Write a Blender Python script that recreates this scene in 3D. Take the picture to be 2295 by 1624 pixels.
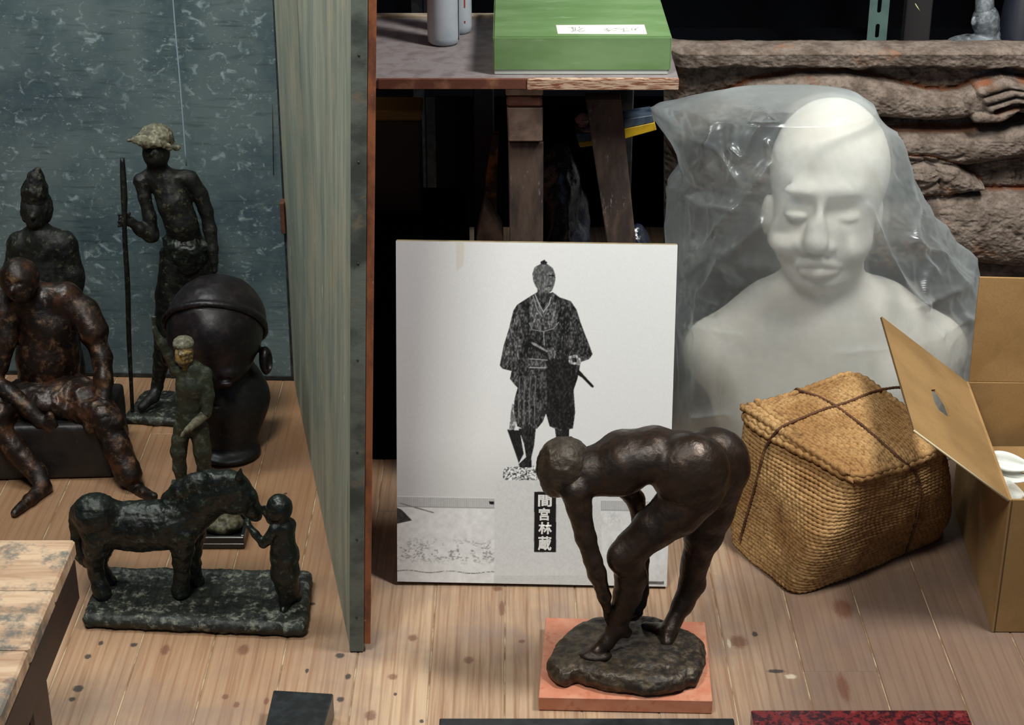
import bpy, bmesh, math, random
import numpy as np
from mathutils import Vector, Matrix
R = math.radians
C = bpy.context.scene.collection
for o in list(bpy.data.objects): bpy.data.objects.remove(o)

# ------------------------------------------------------------------ camera
CAM_H, PITCH, FPX = 1.5, R(25.1), 4044.0
cd = bpy.data.cameras.new('camera'); cam = bpy.data.objects.new('camera', cd); C.objects.link(cam)
cd.sensor_width = 36; cd.lens = FPX/2295*36
cam.location = (0, 0, CAM_H); cam.rotation_euler = (R(90)-PITCH, 0, 0)
cd.clip_start = .05; cd.clip_end = 50
bpy.context.scene.camera = cam
# ------------------------------------------------------------------ light
sc = bpy.context.scene
sc.view_settings.view_transform = 'Standard'; sc.view_settings.look = 'None'
sc.view_settings.exposure = 0.0; sc.view_settings.gamma = 1; sc.view_settings.use_curve_mapping = False
w = bpy.data.worlds.new('world'); sc.world = w; w.use_nodes = True
w.node_tree.nodes['Background'].inputs[0].default_value = (.45, .66, 1, 1)
w.node_tree.nodes['Background'].inputs[1].default_value = .15
def area(name, loc, target, size, energy, color):
    l = bpy.data.lights.new(name, 'AREA'); l.shape = 'RECTANGLE'; l.size, l.size_y = size
    l.energy = energy; l.color = color
    o = bpy.data.objects.new(name, l); C.objects.link(o); o.location = loc
    o.rotation_euler = (Vector(target)-Vector(loc)).to_track_quat('-Z', 'Y').to_euler()
    return o
area('ceiling_lamp', (-1.15, 2.72, 2.35), (-.6, 2.8, .1), (.25, .9), 27, (.95, 1, .96))
area('ceiling_lamp', (-.50, 1.22, 2.5), (0, 2.4, .2), (.45, .6), 41, (1, .97, .88))
area('ceiling_lamp', (1.02, 2.02, 2.42), (.6, 2.7, .2), (.25, .6), 55, (1, .97, .92))

# ------------------------------------------------------------------ projection of photo pixels to points in the room
def ray(px, py):
    x = (px-1147.5)/FPX; y = -(py-812)/FPX
    c, s = math.cos(PITCH), math.sin(PITCH)
    return np.array([x, c+y*s, -s+y*c])
O = np.array([0, 0, CAM_H])
def atY(px, py, Y):
    d = ray(px, py); return O+d*(Y/d[1])
def atZ(px, py, z=0.0):
    d = ray(px, py); return O+d*((z-CAM_H)/d[2])
def pxm(py, Y):                     # metres per photo pixel there
    d = ray(1147.5, py); return (Y/d[1])/FPX
def onray(px, py, P, dist, near=True):
    d = ray(px, py); d = d/np.linalg.norm(d); q = O-np.array(P)
    b = d@q; c = q@q-dist*dist; disc = b*b-c
    if disc < 0: return O+d*(-b)
    t = -b-math.sqrt(disc) if near else -b+math.sqrt(disc)
    return O+d*t
def project(P):                     # N,3 -> px,py
    P = np.asarray(P)-O; c, s = math.cos(PITCH), math.sin(PITCH)
    dz = P[..., 1]*c-P[..., 2]*s; up = P[..., 1]*s+P[..., 2]*c
    return 1147.5+FPX*P[..., 0]/dz, 812-FPX*up/dz

# ------------------------------------------------------------------ object helpers
def tag(o, label=None, cat=None, group=None, kind=None):
    if label: o['label'] = label
    if cat: o['category'] = cat
    if group: o['group'] = group
    if kind: o['kind'] = kind
    return o
def thing(name, label, cat, loc=(0, 0, 0), group=None, kind=None):
    o = bpy.data.objects.new(name, None); C.objects.link(o); o.location = tuple(float(v) for v in loc); o.empty_display_size = .03
    return tag(o, label, cat, group, kind)
def wloc(o):
    v = Vector((0, 0, 0))
    while o is not None: v = v+o.location; o = o.parent
    return v
def link(name, me, m, parent=None, smooth=False, origin=None):
    """mesh is given in room coordinates; it is re-based on its parent (or on origin)"""
    o = bpy.data.objects.new(name, me); C.objects.link(o)
    base = wloc(parent) if parent is not None else Vector((0, 0, 0))
    org = Vector(tuple(float(v) for v in origin)) if origin is not None else base
    if org.length > 0: me.transform(Matrix.Translation(-org))
    o.parent = parent; o.location = org-base
    if m is not None: me.materials.append(m)
    if smooth: me.polygons.foreach_set('use_smooth', [True]*len(me.polygons))
    me.update(); return o
def mesh_np(V, F, name='m'):
    V = np.asarray(V, np.float32); F = np.asarray(F, np.int32)
    me = bpy.data.meshes.new(name); k = F.shape[1]
    me.vertices.add(len(V)); me.vertices.foreach_set('co', V.ravel())
    me.loops.add(F.size); me.loops.foreach_set('vertex_index', F.ravel())
    me.polygons.add(len(F)); me.polygons.foreach_set('loop_start', np.arange(len(F), dtype=np.int32)*k)
    try: me.polygons.foreach_set('loop_total', np.full(len(F), k, np.int32))
    except Exception: pass
    me.update(calc_edges=True); me.validate(); return me
def hexa(name, c8, m, parent=None, bev=.0, origin=None, seg=1):
    """8 corners: bottom 4 counter-clockwise, top 4"""
    bm = bmesh.new(); v = [bm.verts.new(tuple(float(a) for a in p)) for p in c8]
    for f in ((3, 2, 1, 0), (4, 5, 6, 7), (0, 1, 5, 4), (1, 2, 6, 5), (2, 3, 7, 6), (3, 0, 4, 7)): bm.faces.new([v[i] for i in f])
    bmesh.ops.recalc_face_normals(bm, faces=bm.faces)
    if bev: bmesh.ops.bevel(bm, geom=bm.edges[:]+bm.verts[:], offset=bev, segments=seg, affect='EDGES', clamp_overlap=True)
    me = bpy.data.meshes.new(name); bm.to_mesh(me); bm.free()
    return link(name, me, m, parent, origin=origin)
def box(name, x0, x1, y0, y1, z0, z1, m, parent=None, bev=.0, origin=None, seg=1):
    return hexa(name, [(x0, y0, z0), (x1, y0, z0), (x1, y1, z0), (x0, y1, z0), (x0, y0, z1), (x1, y0, z1), (x1, y1, z1), (x0, y1, z1)], m, parent, bev, origin, seg)
def sheet(name, pts, thick, m, parent=None, hole=None, origin=None):
    """flat panel from a planar polygon, extruded behind it by thick"""
    P = [np.array(p, float) for p in pts]; n = np.cross(P[1]-P[0], P[2]-P[0]); n /= np.linalg.norm(n)
    bm = bmesh.new()
    if hole is None:
        bm.faces.new([bm.verts.new(tuple(p)) for p in P])
    else:
        H = [np.array(p, float) for p in hole]
        a = [bm.verts.new(tuple(p)) for p in P]; b = [bm.verts.new(tuple(p)) for p in H]
        es = [bm.edges.new((a[i], a[(i+1) % len(a)])) for i in range(len(a))]+[bm.edges.new((b[i], b[(i+1) % len(b)])) for i in range(len(b))]
        bmesh.ops.triangle_fill(bm, edges=es, use_beauty=True)
    r = bmesh.ops.extrude_face_region(bm, geom=bm.faces[:])
    bmesh.ops.translate(bm, verts=[g for g in r['geom'] if isinstance(g, bmesh.types.BMVert)], vec=tuple(-n*thick))
    bmesh.ops.recalc_face_normals(bm, faces=bm.faces)
    me = bpy.data.meshes.new(name); bm.to_mesh(me); bm.free()
    return link(name, me, m, parent, origin=origin)
def tube_mesh(pts, rad, seg=8, closed=False, flat=1.0):
    P = np.array(pts, float); n = len(P); rad = np.broadcast_to(np.asarray(rad, float), (n,))
    T = np.roll(P, -1, 0)-np.roll(P, 1, 0)
    if not closed: T[0] = P[1]-P[0]; T[-1] = P[-1]-P[-2]
    T /= np.linalg.norm(T, axis=1)[:, None]+1e-12
    ref = np.array([0, 0, 1.]) if abs(T[:, 2]).mean() < .8 else np.array([0, 1., 0])
    A = np.cross(T, ref); A /= np.linalg.norm(A, axis=1)[:, None]+1e-9; B = np.cross(A, T)
    th = np.linspace(0, 2*math.pi, seg, endpoint=False)
    V = P[:, None]+rad[:, None, None]*(np.cos(th)[None, :, None]*A[:, None]+flat*np.sin(th)[None, :, None]*B[:, None])
    V = V.reshape(-1, 3); m = n if closed else n-1
    i = np.arange(m)[:, None]*seg; j = ((np.arange(m)+1) % n)[:, None]*seg; s = np.arange(seg)[None]; s2 = (s+1) % seg
    F = np.stack([i+s, i+s2, j+s2, j+s], -1).reshape(-1, 4)
    return V, F
def tube(name, pts, rad, m, parent=None, seg=8, closed=False, origin=None, sub=0):
    if sub: pts = spline(pts, sub); 
    if sub and np.ndim(rad): rad = np.interp(np.linspace(0, 1, len(pts)), np.linspace(0, 1, len(rad)), rad)
    V, F = tube_mesh(pts, rad, seg, closed)
    if not closed:
        V = np.vstack([V, pts[0], pts[-1]]); a = len(V)-2
        s = np.arange(seg); F = np.vstack([F, np.stack([s*0+a, (s+1) % seg, s, s*0+a], -1)[:, [0, 1, 2, 0]]])[:len(F)] if False else F
        tri = []
        for k in range(seg):
            tri.append((a, (k+1) % seg, k)); b = (len(pts)-1)*seg; tri.append((a+1, b+k, b+(k+1) % seg))
        me = bpy.data.meshes.new(name); me.from_pydata([tuple(v) for v in V], [], [tuple(int(q) for q in f) for f in F]+tri)
    else: me = mesh_np(V, F, name)
    return link(name, me, m, parent, smooth=True, origin=origin)
def spline(P, sub):
    P = np.array(P, float); out = []
    Q = np.vstack([2*P[0]-P[1], P, 2*P[-1]-P[-2]])
    for i in range(1, len(Q)-2):
        for t in np.linspace(0, 1, sub, endpoint=False):
            a, b, c, d = Q[i-1], Q[i], Q[i+1], Q[i+2]
            out.append(.5*((2*b)+(-a+c)*t+(2*a-5*b+4*c-d)*t*t+(-a+3*b-3*c+d)*t**3))
    out.append(P[-1]); return np.array(out)
def lathe(name, prof, c, m, parent=None, seg=32, origin=None):
    th = np.linspace(0, 2*math.pi, seg, endpoint=False); pr = np.array(prof, float)
    V = np.stack([c[0]+pr[:, None, 0]*np.cos(th), c[1]+pr[:, None, 0]*np.sin(th), c[2]+pr[:, None, 1]+0*th], -1).reshape(-1, 3)
    n = len(pr); i = np.arange(n-1)[:, None]*seg; s = np.arange(seg)[None]; s2 = (s+1) % seg
    F = np.stack([i+s, i+s2, i+seg+s2, i+seg+s], -1).reshape(-1, 4)
    return link(name, mesh_np(V, F, name), m, parent, smooth=True, origin=origin)

# ------------------------------------------------------------------ noise
def vnoise(P, seed=0):
    P = np.asarray(P, np.float64); i = np.floor(P).astype(np.int64); f = P-i; f = f*f*(3-2*f); out = 0
    def h(a, b, c):
        n = (a*374761393+b*668265263+c*2147483647+seed*1274126177) & 0xffffffff
        n = ((n ^ (n >> 13))*1274126177) & 0xffffffff; n = (n ^ (n >> 16)) & 0xffff
        return n/65535.0
    for dx in (0, 1):
        for dy in (0, 1):
            for dz in (0, 1):
                wt = (f[..., 0] if dx else 1-f[..., 0])*(f[..., 1] if dy else 1-f[..., 1])*(f[..., 2] if dz else 1-f[..., 2])
                out = out+wt*h(i[..., 0]+dx, i[..., 1]+dy, i[..., 2]+dz)
    return out*2-1
def fbm(P, oct=4, seed=0, gain=.5):
    s = 0; a = 1.0; P = np.asarray(P, float); n = 0
    for k in range(oct): s = s+a*vnoise(P, seed+k*17); n += a; a *= gain; P = P*2.03+11.3
    return s/n
def ridged(P, oct=3, seed=0):
    s = 0; a = 1.0; P = np.asarray(P, float); n = 0
    for k in range(oct): s = s+a*(1-np.abs(vnoise(P, seed+k*31))*2); n += a; a *= .5; P = P*2.1+5.7
    return s/n
def sstep(a, b, x):
    t = np.clip((x-a)/(b-a), 0, 1); return t*t*(3-2*t)

# ------------------------------------------------------------------ smooth implicit solids (for cast figures)
class Field:
    def __init__(s, lo, hi, h):
        s.lo = np.array(lo, float); s.h = h; n = np.ceil((np.array(hi)-s.lo)/h).astype(int)+1
        s.n = n; s.D = np.full(n, 1.0, np.float32)
        s.ax = [s.lo[i]+h*np.arange(n[i]) for i in range(3)]
    def _reg(s, lo, hi):
        a = [max(0, int((lo[i]-s.lo[i])/s.h)) for i in range(3)]; b = [min(int(s.n[i]), int((hi[i]-s.lo[i])/s.h)+2) for i in range(3)]
        if any(b[i] <= a[i] for i in range(3)): return None
        sl = tuple(slice(a[i], b[i]) for i in range(3))
        X, Y, Z = [s.ax[i][sl[i]].astype(np.float32) for i in range(3)]
        return sl, X[:, None, None], Y[None, :, None], Z[None, None, :]
    def _mix(s, sl, d, k, sub, paint=None):
        D = s.D[sl]
        if sub:
            h = np.clip(.5-.5*(D+d)/k, 0, 1); s.D[sl] = D+(-d-D)*h+k*h*(1-h)
        else:
            h = np.clip(.5+.5*(d-D)/k, 0, 1); s.D[sl] = d+(D-d)*h-k*h*(1-h)
    def cap(s, a, b, ra, rb=None, k=.006, sub=False, sq=None):
        a = np.array(a, float); b = np.array(b, float); rb = ra if rb is None else rb
        m = max(ra, rb)+3*k+.008; g = s._reg(np.minimum(a, b)-m, np.maximum(a, b)+m)
        if g is None: return
        sl, X, Y, Z = g; u = b-a; L = max(float(u@u), 1e-12)
        t = np.clip(((X-a[0])*u[0]+(Y-a[1])*u[1]+(Z-a[2])*u[2])/L, 0, 1)
        dy = (Y-a[1]-t*u[1]); dy = dy/sq if sq else dy
        d = np.sqrt((X-a[0]-t*u[0])**2+dy**2+(Z-a[2]-t*u[2])**2)-(ra+(rb-ra)*t)
        s._mix(sl, d, k, sub)
    def ell(s, c, r, rot=None, k=.006, sub=False):
        c = np.array(c, float); r = np.array(r if np.ndim(r) else (r, r, r), float); m = r.max()+3*k+.008
        g = s._reg(c-m, c+m)
        if g is None: return
        sl, X, Y, Z = g; X = X-c[0]; Y = Y-c[1]; Z = Z-c[2]
        if rot is not None:
            M = np.array(rot); X, Y, Z = M[0, 0]*X+M[1, 0]*Y+M[2, 0]*Z, M[0, 1]*X+M[1, 1]*Y+M[2, 1]*Z, M[0, 2]*X+M[1, 2]*Y+M[2, 2]*Z
        k0 = np.sqrt((X/r[0])**2+(Y/r[1])**2+(Z/r[2])**2); k1 = np.sqrt((X/r[0]**2)**2+(Y/r[1]**2)**2+(Z/r[2]**2)**2)+1e-6
        s._mix(sl, (k0*(k0-1)/k1).astype(np.float32), k, sub)
    def box(s, c, hf, rot=None, rd=.004, k=.006, sub=False):
        c = np.array(c, float); hf = np.array(hf, float); m = np.linalg.norm(hf)+3*k+.008
        g = s._reg(c-m, c+m)
        if g is None: return
        sl, X, Y, Z = g; X = X-c[0]; Y = Y-c[1]; Z = Z-c[2]
        if rot is not None:
            M = np.array(rot); X, Y, Z = M[0, 0]*X+M[1, 0]*Y+M[2, 0]*Z, M[0, 1]*X+M[1, 1]*Y+M[2, 1]*Z, M[0, 2]*X+M[1, 2]*Y+M[2, 2]*Z
        qx, qy, qz = np.abs(X)-hf[0]+rd, np.abs(Y)-hf[1]+rd, np.abs(Z)-hf[2]+rd
        d = np.sqrt(np.maximum(qx, 0)**2+np.maximum(qy, 0)**2+np.maximum(qz, 0)**2)+np.minimum(np.maximum(qx, np.maximum(qy, qz)), 0)-rd
        s._mix(sl, d, k, sub)
    def chain(s, js, k=.006, sq=None):
        for a, b in zip(js[:-1], js[1:]): s.cap(a[0], b[0], a[1], b[1], k, sq=sq)
        return s
    def mesh(s, name, relax=1, disp=None):
        D = s.D; D[0], D[-1], D[:, 0], D[:, -1], D[:, :, 0], D[:, :, -1] = [1.0]*6
        ins = D < 0; n = D.shape
        cnt = np.zeros((n[0]-1, n[1]-1, n[2]-1), np.int8)
        for dx in (0, 1):
            for dy in (0, 1):
                for dz in (0, 1): cnt += ins[dx:n[0]-1+dx, dy:n[1]-1+dy, dz:n[2]-1+dz]
        act = (cnt > 0) & (cnt < 8); idx = np.argwhere(act); ids = np.full(act.shape, -1, np.int32); ids[act] = np.arange(len(idx))
        acc = np.zeros((len(idx), 3)); num = np.zeros(len(idx))
        corners = [(a, b, c) for a in (0, 1) for b in (0, 1) for c in (0, 1)]
        val = {c: D[idx[:, 0]+c[0], idx[:, 1]+c[1], idx[:, 2]+c[2]].astype(float) for c in corners}
        for c in corners:
            for axn in range(3):
                if c[axn] == 0:
                    e = list(c); e[axn] = 1; e = tuple(e); a, b = val[c], val[e]; cr = (a < 0) != (b < 0)
                    t = np.where(cr, a/np.where(cr, a-b, 1), 0); p = np.tile(np.array(c, float), (len(idx), 1)); p[:, axn] += t
                    acc[cr] += p[cr]; num[cr] += 1
        V = (idx+acc/num[:, None])*s.h+s.lo; F = []
        for axn in range(3):
            o1, o2 = [(1, 2), (2, 0), (0, 1)][axn]
            slA = [slice(None)]*3; slB = [slice(None)]*3; slA[axn] = slice(0, -1); slB[axn] = slice(1, None)
            A, B = ins[tuple(slA)], ins[tuple(slB)]; e = np.argwhere(A != B)
            flip = A[e[:, 0], e[:, 1], e[:, 2]]; q = []
            for (p, r) in ((0, 0), (1, 0), (1, 1), (0, 1)):
                g = e.copy(); g[:, o1] -= p; g[:, o2] -= r; q.append(ids[g[:, 0], g[:, 1], g[:, 2]])
            q = np.stack(q, -1); q[~flip] = q[~flip][:, ::-1]; F.append(q)
        F = np.vstack(F)
        for _ in range(relax):
            S = np.zeros_like(V); N = np.zeros(len(V))
            for a, b in ((0, 1), (1, 2), (2, 3), (3, 0)):
                for p, q in ((a, b), (b, a)):
                    for ax in range(3): S[:, ax] += np.bincount(F[:, p], V[F[:, q], ax], len(V))
                    N += np.bincount(F[:, p], minlength=len(V))
            V = V*.5+.5*S/N[:, None]
        if disp is not None:
            n1 = np.cross(V[F[:, 2]]-V[F[:, 0]], V[F[:, 3]]-V[F[:, 1]]); Nn = np.zeros_like(V)
            for k in range(4):
                for ax in range(3): Nn[:, ax] += np.bincount(F[:, k], n1[:, ax], len(V))
            Nn /= np.linalg.norm(Nn, axis=1)[:, None]+1e-12
            V = V+Nn*disp(V)[:, None]
        return mesh_np(V, F, name)
def Jf(fn=None):
    """joint maker: (x, y, Y, r in px) -> (point, radius in m); fn maps crop coordinates to photo pixels"""
    def J(x, y, Y, r=0):
        px, py, s = (x, y, 1.0) if fn is None else (fn[0]+x/fn[2], fn[1]+y/fn[2], 1/fn[2])
        return (atY(px, py, Y), r*s*pxm(py, Y))
    return J
def rough(amp, sc_, seed=0, oct=4): return lambda V: amp*fbm(V*sc_, oct, seed)

# ------------------------------------------------------------------ materials
class NT:
    def __init__(s, name):
        s.m = bpy.data.materials.new(name); s.m.use_nodes = True; s.t = s.m.node_tree; s.n = s.t.nodes; s.l = s.t.links
        s.b = s.n['Principled BSDF']; s.out = s.n['Material Output']
    def new(s, typ, **kw):
        x = s.n.new(typ)
        for k, v in kw.items(): setattr(x, k, v)
        return x
    def coord(s, kind='Object', scale=(1, 1, 1), rnd=0.0, rot=(0, 0, 0)):
        if kind == 'World': src = s.new('ShaderNodeNewGeometry').outputs['Position']
        else: src = s.new('ShaderNodeTexCoord').outputs[kind]
        mp = s.new('ShaderNodeMapping'); mp.inputs['Scale'].default_value = scale; mp.inputs['Rotation'].default_value = rot
        if rnd:
            oi = s.new('ShaderNodeObjectInfo'); mu = s.new('ShaderNodeMath', operation='MULTIPLY'); s.l.new(oi.outputs['Random'], mu.inputs[0]); mu.inputs[1].default_value = rnd
            ad = s.new('ShaderNodeVectorMath', operation='ADD'); s.l.new(src, ad.inputs[0]); s.l.new(mu.outputs[0], ad.inputs[1]); src = ad.outputs[0]
        s.l.new(src, mp.inputs['Vector']); return mp.outputs[0]
    def noise(s, vec, scale, detail=4, rough=.55, dist=0):
        x = s.new('ShaderNodeTexNoise'); s.l.new(vec, x.inputs['Vector']); x.inputs['Scale'].default_value = scale; x.inputs['Detail'].default_value = detail
        x.inputs['Roughness'].default_value = rough; x.inputs['Distortion'].default_value = dist; return x.outputs[0]
    def voro(s, vec, scale, feat='F1', rand=1, out='Distance'):
        x = s.new('ShaderNodeTexVoronoi', feature=feat); s.l.new(vec, x.inputs['Vector']); x.inputs['Scale'].default_value = scale; x.inputs['Randomness'].default_value = rand
        return x.outputs[out]
    def rng(s, v, a, b, c=0, d=1, smooth=True):
        x = s.new('ShaderNodeMapRange'); x.interpolation_type = 'SMOOTHSTEP' if smooth else 'LINEAR'; s.l.new(v, x.inputs[0])
        for i, q in enumerate((a, b, c, d)): x.inputs[i+1].default_value = q
        return x.outputs[0]
    def mix(s, f, a, b, mode='MIX'):
        x = s.new('ShaderNodeMix', data_type='RGBA', blend_type=mode)
        for sock, v in ((x.inputs['Factor'], f), (x.inputs[6], a), (x.inputs[7], b)):
            if isinstance(v, (tuple, list)): sock.default_value = (*v[:3], 1)
            elif isinstance(v, (int, float)): sock.default_value = v
            else: s.l.new(v, sock)
        return x.outputs[2]
    def math(s, op, a, b=None):
        x = s.new('ShaderNodeMath', operation=op)
        for i, v in enumerate((a, b)):
            if v is None: continue
            if isinstance(v, (int, float)): x.inputs[i].default_value = v
            else: s.l.new(v, x.inputs[i])
        return x.outputs[0]
    def bump(s, h, strength=.5, dist=.001):
        x = s.new('ShaderNodeBump'); x.inputs['Strength'].default_value = strength; x.inputs['Distance'].default_value = dist; s.l.new(h, x.inputs['Height'])
        s.l.new(x.outputs[0], s.b.inputs['Normal']); return x
    def done(s, col=None, rough=.6, metal=0, spec=.5, coat=0):
        for nm, v in (('Base Color', col), ('Roughness', rough), ('Metallic', metal), ('Specular IOR Level', spec), ('Coat Weight', coat)):
            if v is None: continue
            if isinstance(v, (tuple, list)): s.b.inputs[nm].default_value = (*v[:3], 1)
            elif isinstance(v, (int, float)): s.b.inputs[nm].default_value = v
            else: s.l.new(v, s.b.inputs[nm])
        return s.m
def lin(r, g, b):   # sRGB 0-255 to linear
    return tuple(((c/255)/12.92 if c/255 <= .04045 else ((c/255+.055)/1.055)**2.4) for c in (r, g, b))
def plain(name, col, rgh=.6, metal=0, col2=None, sc_=30, lo=.4, hi=.7, bump=0, bsc=200, bd=.001, stretch=(1, 1, 1), coat=0, col3=None, sc3=8, lo3=.5, hi3=.7, spec=.5, det=5, rnd=0):
    t = NT(name); v = t.coord('Object', stretch, rnd)
    c = col
    if col2 is not None: c = t.mix(t.rng(t.noise(v, sc_, det), lo, hi), col, col2)
    if col3 is not None: c = t.mix(t.rng(t.noise(v, sc3, 4, .6), lo3, hi3), c, col3)
    if bump: t.bump(t.noise(v, bsc, 4), bump, bd)
    return t.done(c, rgh, metal, spec, coat)
# ================================================================== materials
def wood_floor():
    t = NT('pine_floor'); v = t.coord('World', (1, 1, 1)); 
    oi = t.new('ShaderNodeObjectInfo'); rnd = oi.outputs['Random']
    mu = t.math('MULTIPLY', rnd, 37.0)
    ad = t.new('ShaderNodeVectorMath', operation='ADD'); t.l.new(v, ad.inputs[0]); t.l.new(mu, ad.inputs[1]); v2 = ad.outputs[0]
    def st(scale):
        mp = t.new('ShaderNodeMapping'); mp.inputs['Scale'].default_value = scale; t.l.new(v2, mp.inputs['Vector']); return mp.outputs[0]
    grain = t.noise(st((60, 2.2, 1)), 1.6, 5, .6, .5)
    fine = t.noise(st((340, 9, 1)), 1.0, 3, .6)
    wv = t.new('ShaderNodeTexWave', wave_type='RINGS', rings_direction='SPHERICAL'); t.l.new(st((22, 1.3, 1)), wv.inputs['Vector'])
    wv.inputs['Scale'].default_value = .9; wv.inputs['Distortion'].default_value = 5; wv.inputs['Detail'].default_value = 2.5; wv.inputs['Detail Scale'].default_value = .8
    base = t.mix(t.rng(rnd, 0, 1, 0, 1, False), lin(184, 159, 131), lin(166, 139, 112))
    c = t.mix(t.rng(grain, .35, .75, 0, .75), base, lin(128, 94, 70))
    c = t.mix(t.rng(wv.outputs[0], .80, 1.0, 0, .42), c, lin(126, 82, 54))
    c = t.mix(t.rng(fine, .4, .7, 0, .22), c, lin(200, 172, 142))
    # ingrained greyish dirt
    c = t.mix(t.rng(t.noise(v, 5.5, 5, .6), .42, .72, 0, .62), c, lin(122, 112, 108))
    # boards turn warm brown towards the back left and dark brown towards the right
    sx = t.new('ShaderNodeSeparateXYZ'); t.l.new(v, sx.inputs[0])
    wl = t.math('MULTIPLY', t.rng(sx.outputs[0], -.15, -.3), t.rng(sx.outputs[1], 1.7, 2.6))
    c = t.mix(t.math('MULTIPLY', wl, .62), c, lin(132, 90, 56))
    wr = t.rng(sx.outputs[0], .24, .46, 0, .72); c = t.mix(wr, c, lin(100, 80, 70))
    # knots and paint drips, where they lie on the boards
    def spots(lst, col, c, soft=.25, k=1.0):
        for (px, py, rx, ry) in lst:
            p = atZ(px, py, 0); a = rx*pxm(py, p[1]); b = a*ry/rx*1.75
            sb = t.new('ShaderNodeVectorMath', operation='SUBTRACT'); t.l.new(v, sb.inputs[0]); sb.inputs[1].default_value = tuple(float(q) for q in p)
            ml = t.new('ShaderNodeVectorMath', operation='MULTIPLY'); t.l.new(sb.outputs[0], ml.inputs[0]); ml.inputs[1].default_value = (1/a, 1/b, 0)
            ln = t.new('ShaderNodeVectorMath', operation='LENGTH'); t.l.new(ml.outputs[0], ln.inputs[0])
            dn = t.math('ADD', ln.outputs[1], t.math('MULTIPLY', t.noise(v, 260, 2), .7))
            c = t.mix(t.rng(dn, 1.15+soft, 1.15-soft, 0, k), c, col)
        return c
    c = spots([(1890, 1363, 27, 26), (1655, 1437, 24, 17), (925, 1428, 13, 9), (1050, 1478, 13, 10), (830, 1602, 15, 13), (545, 1455, 16, 14), (1170, 1436, 9, 5), (880, 1515, 13, 8), (505, 1560, 9, 7), (530, 1578, 8, 8), (1115, 1318, 13, 7), (370, 1455, 12, 14), (597, 1570, 7, 9), (1125, 1362, 8, 22), (1890, 1540, 16, 36)], lin(92, 50, 34), c, .3, .62)
    c = spots([(300, 1444, 10, 6), (226, 1440, 7, 6), (197, 1470, 9, 7), (175, 1542, 15, 9), (162, 1566, 9, 6), (762, 1468, 12, 7), (763, 1566, 10, 7), (780, 1515, 8, 8), (886, 1554, 5, 4), (945, 1615, 6, 5), (1740, 1503, 24, 5), (1692, 1420, 8, 7), (700, 1352, 8, 4), (688, 1502, 5, 6), (345, 1106, 5, 3), (640, 1105, 5, 3)], lin(38, 40, 42), c, .25, .85)
    c = spots([(1772, 1515, 15, 6), (1634, 1440, 5, 12)], lin(200, 190, 165), c, .3, .7)
    t.bump(t.math('ADD', grain, fine), .25, .0012)
    return t.done(c, t.rng(grain, .3, .8, .46, .62), 0, .35)
M = {}
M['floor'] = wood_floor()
M['filler'] = plain('seam_filler', lin(172, 154, 126), .9, col2=lin(120, 92, 64), sc_=18, lo=.4, hi=.6)
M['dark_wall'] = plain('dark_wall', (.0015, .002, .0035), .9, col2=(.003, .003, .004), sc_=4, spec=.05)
M['black'] = plain('black_stone', (.010, .011, .012), .32, col2=(.02, .022, .024), sc_=60, bump=.1)
M['ply_edge'] = plain('ply_edge', lin(176, 152, 130), .8, col2=lin(112, 66, 46), sc_=10, lo=.48, hi=.56, stretch=(4, 4, 60))
M['edge_dark'] = plain('edge_dark', lin(92, 50, 34), .75, col2=lin(140, 98, 74), sc_=28, lo=.5, hi=.75, bump=.3)

# ================================================================== the room
W = (FPX, 1)
bw = .1072                                    # board width
fl = box('floor', -2.2, 2.2, .6, 3.95, -.05, -.0175, M['filler'], None, origin=(0, 2, -.05)); tag(fl, kind='structure')
random.seed(4)
breaks = {4: [atZ(1870, 1502)[1]], -6: [2.9], -2: [2.62], 2: [1.55], 6: [2.75], 7: [1.9], -8: [2.2]}
for k in range(-20, 20):
    x0, x1 = k*bw-.0104+.0009, (k+1)*bw-.0104-.0009
    ys = [.6]+sorted(breaks.get(k, [random.uniform(1.0, 1.5)]))+[3.95]
    for a, b in zip(ys[:-1], ys[1:]):
        zt = random.uniform(-.0007, 0)
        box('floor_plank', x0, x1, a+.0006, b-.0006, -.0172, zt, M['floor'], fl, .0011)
for k in range(-19, 20):
    x = k*bw-.0104
    box('seam_filler', x-.0009, x+.0009, .6, 3.95, -.0174, -.0014, M['filler'], fl)
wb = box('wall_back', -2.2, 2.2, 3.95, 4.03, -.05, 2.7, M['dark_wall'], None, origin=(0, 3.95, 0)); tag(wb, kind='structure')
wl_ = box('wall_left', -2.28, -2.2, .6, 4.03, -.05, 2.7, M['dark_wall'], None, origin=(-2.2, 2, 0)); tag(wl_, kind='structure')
wr_ = box('wall_right', 2.2, 2.28, .6, 4.03, -.05, 2.7, M['dark_wall'], None, origin=(2.2, 2, 0)); tag(wr_, kind='structure')

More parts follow.
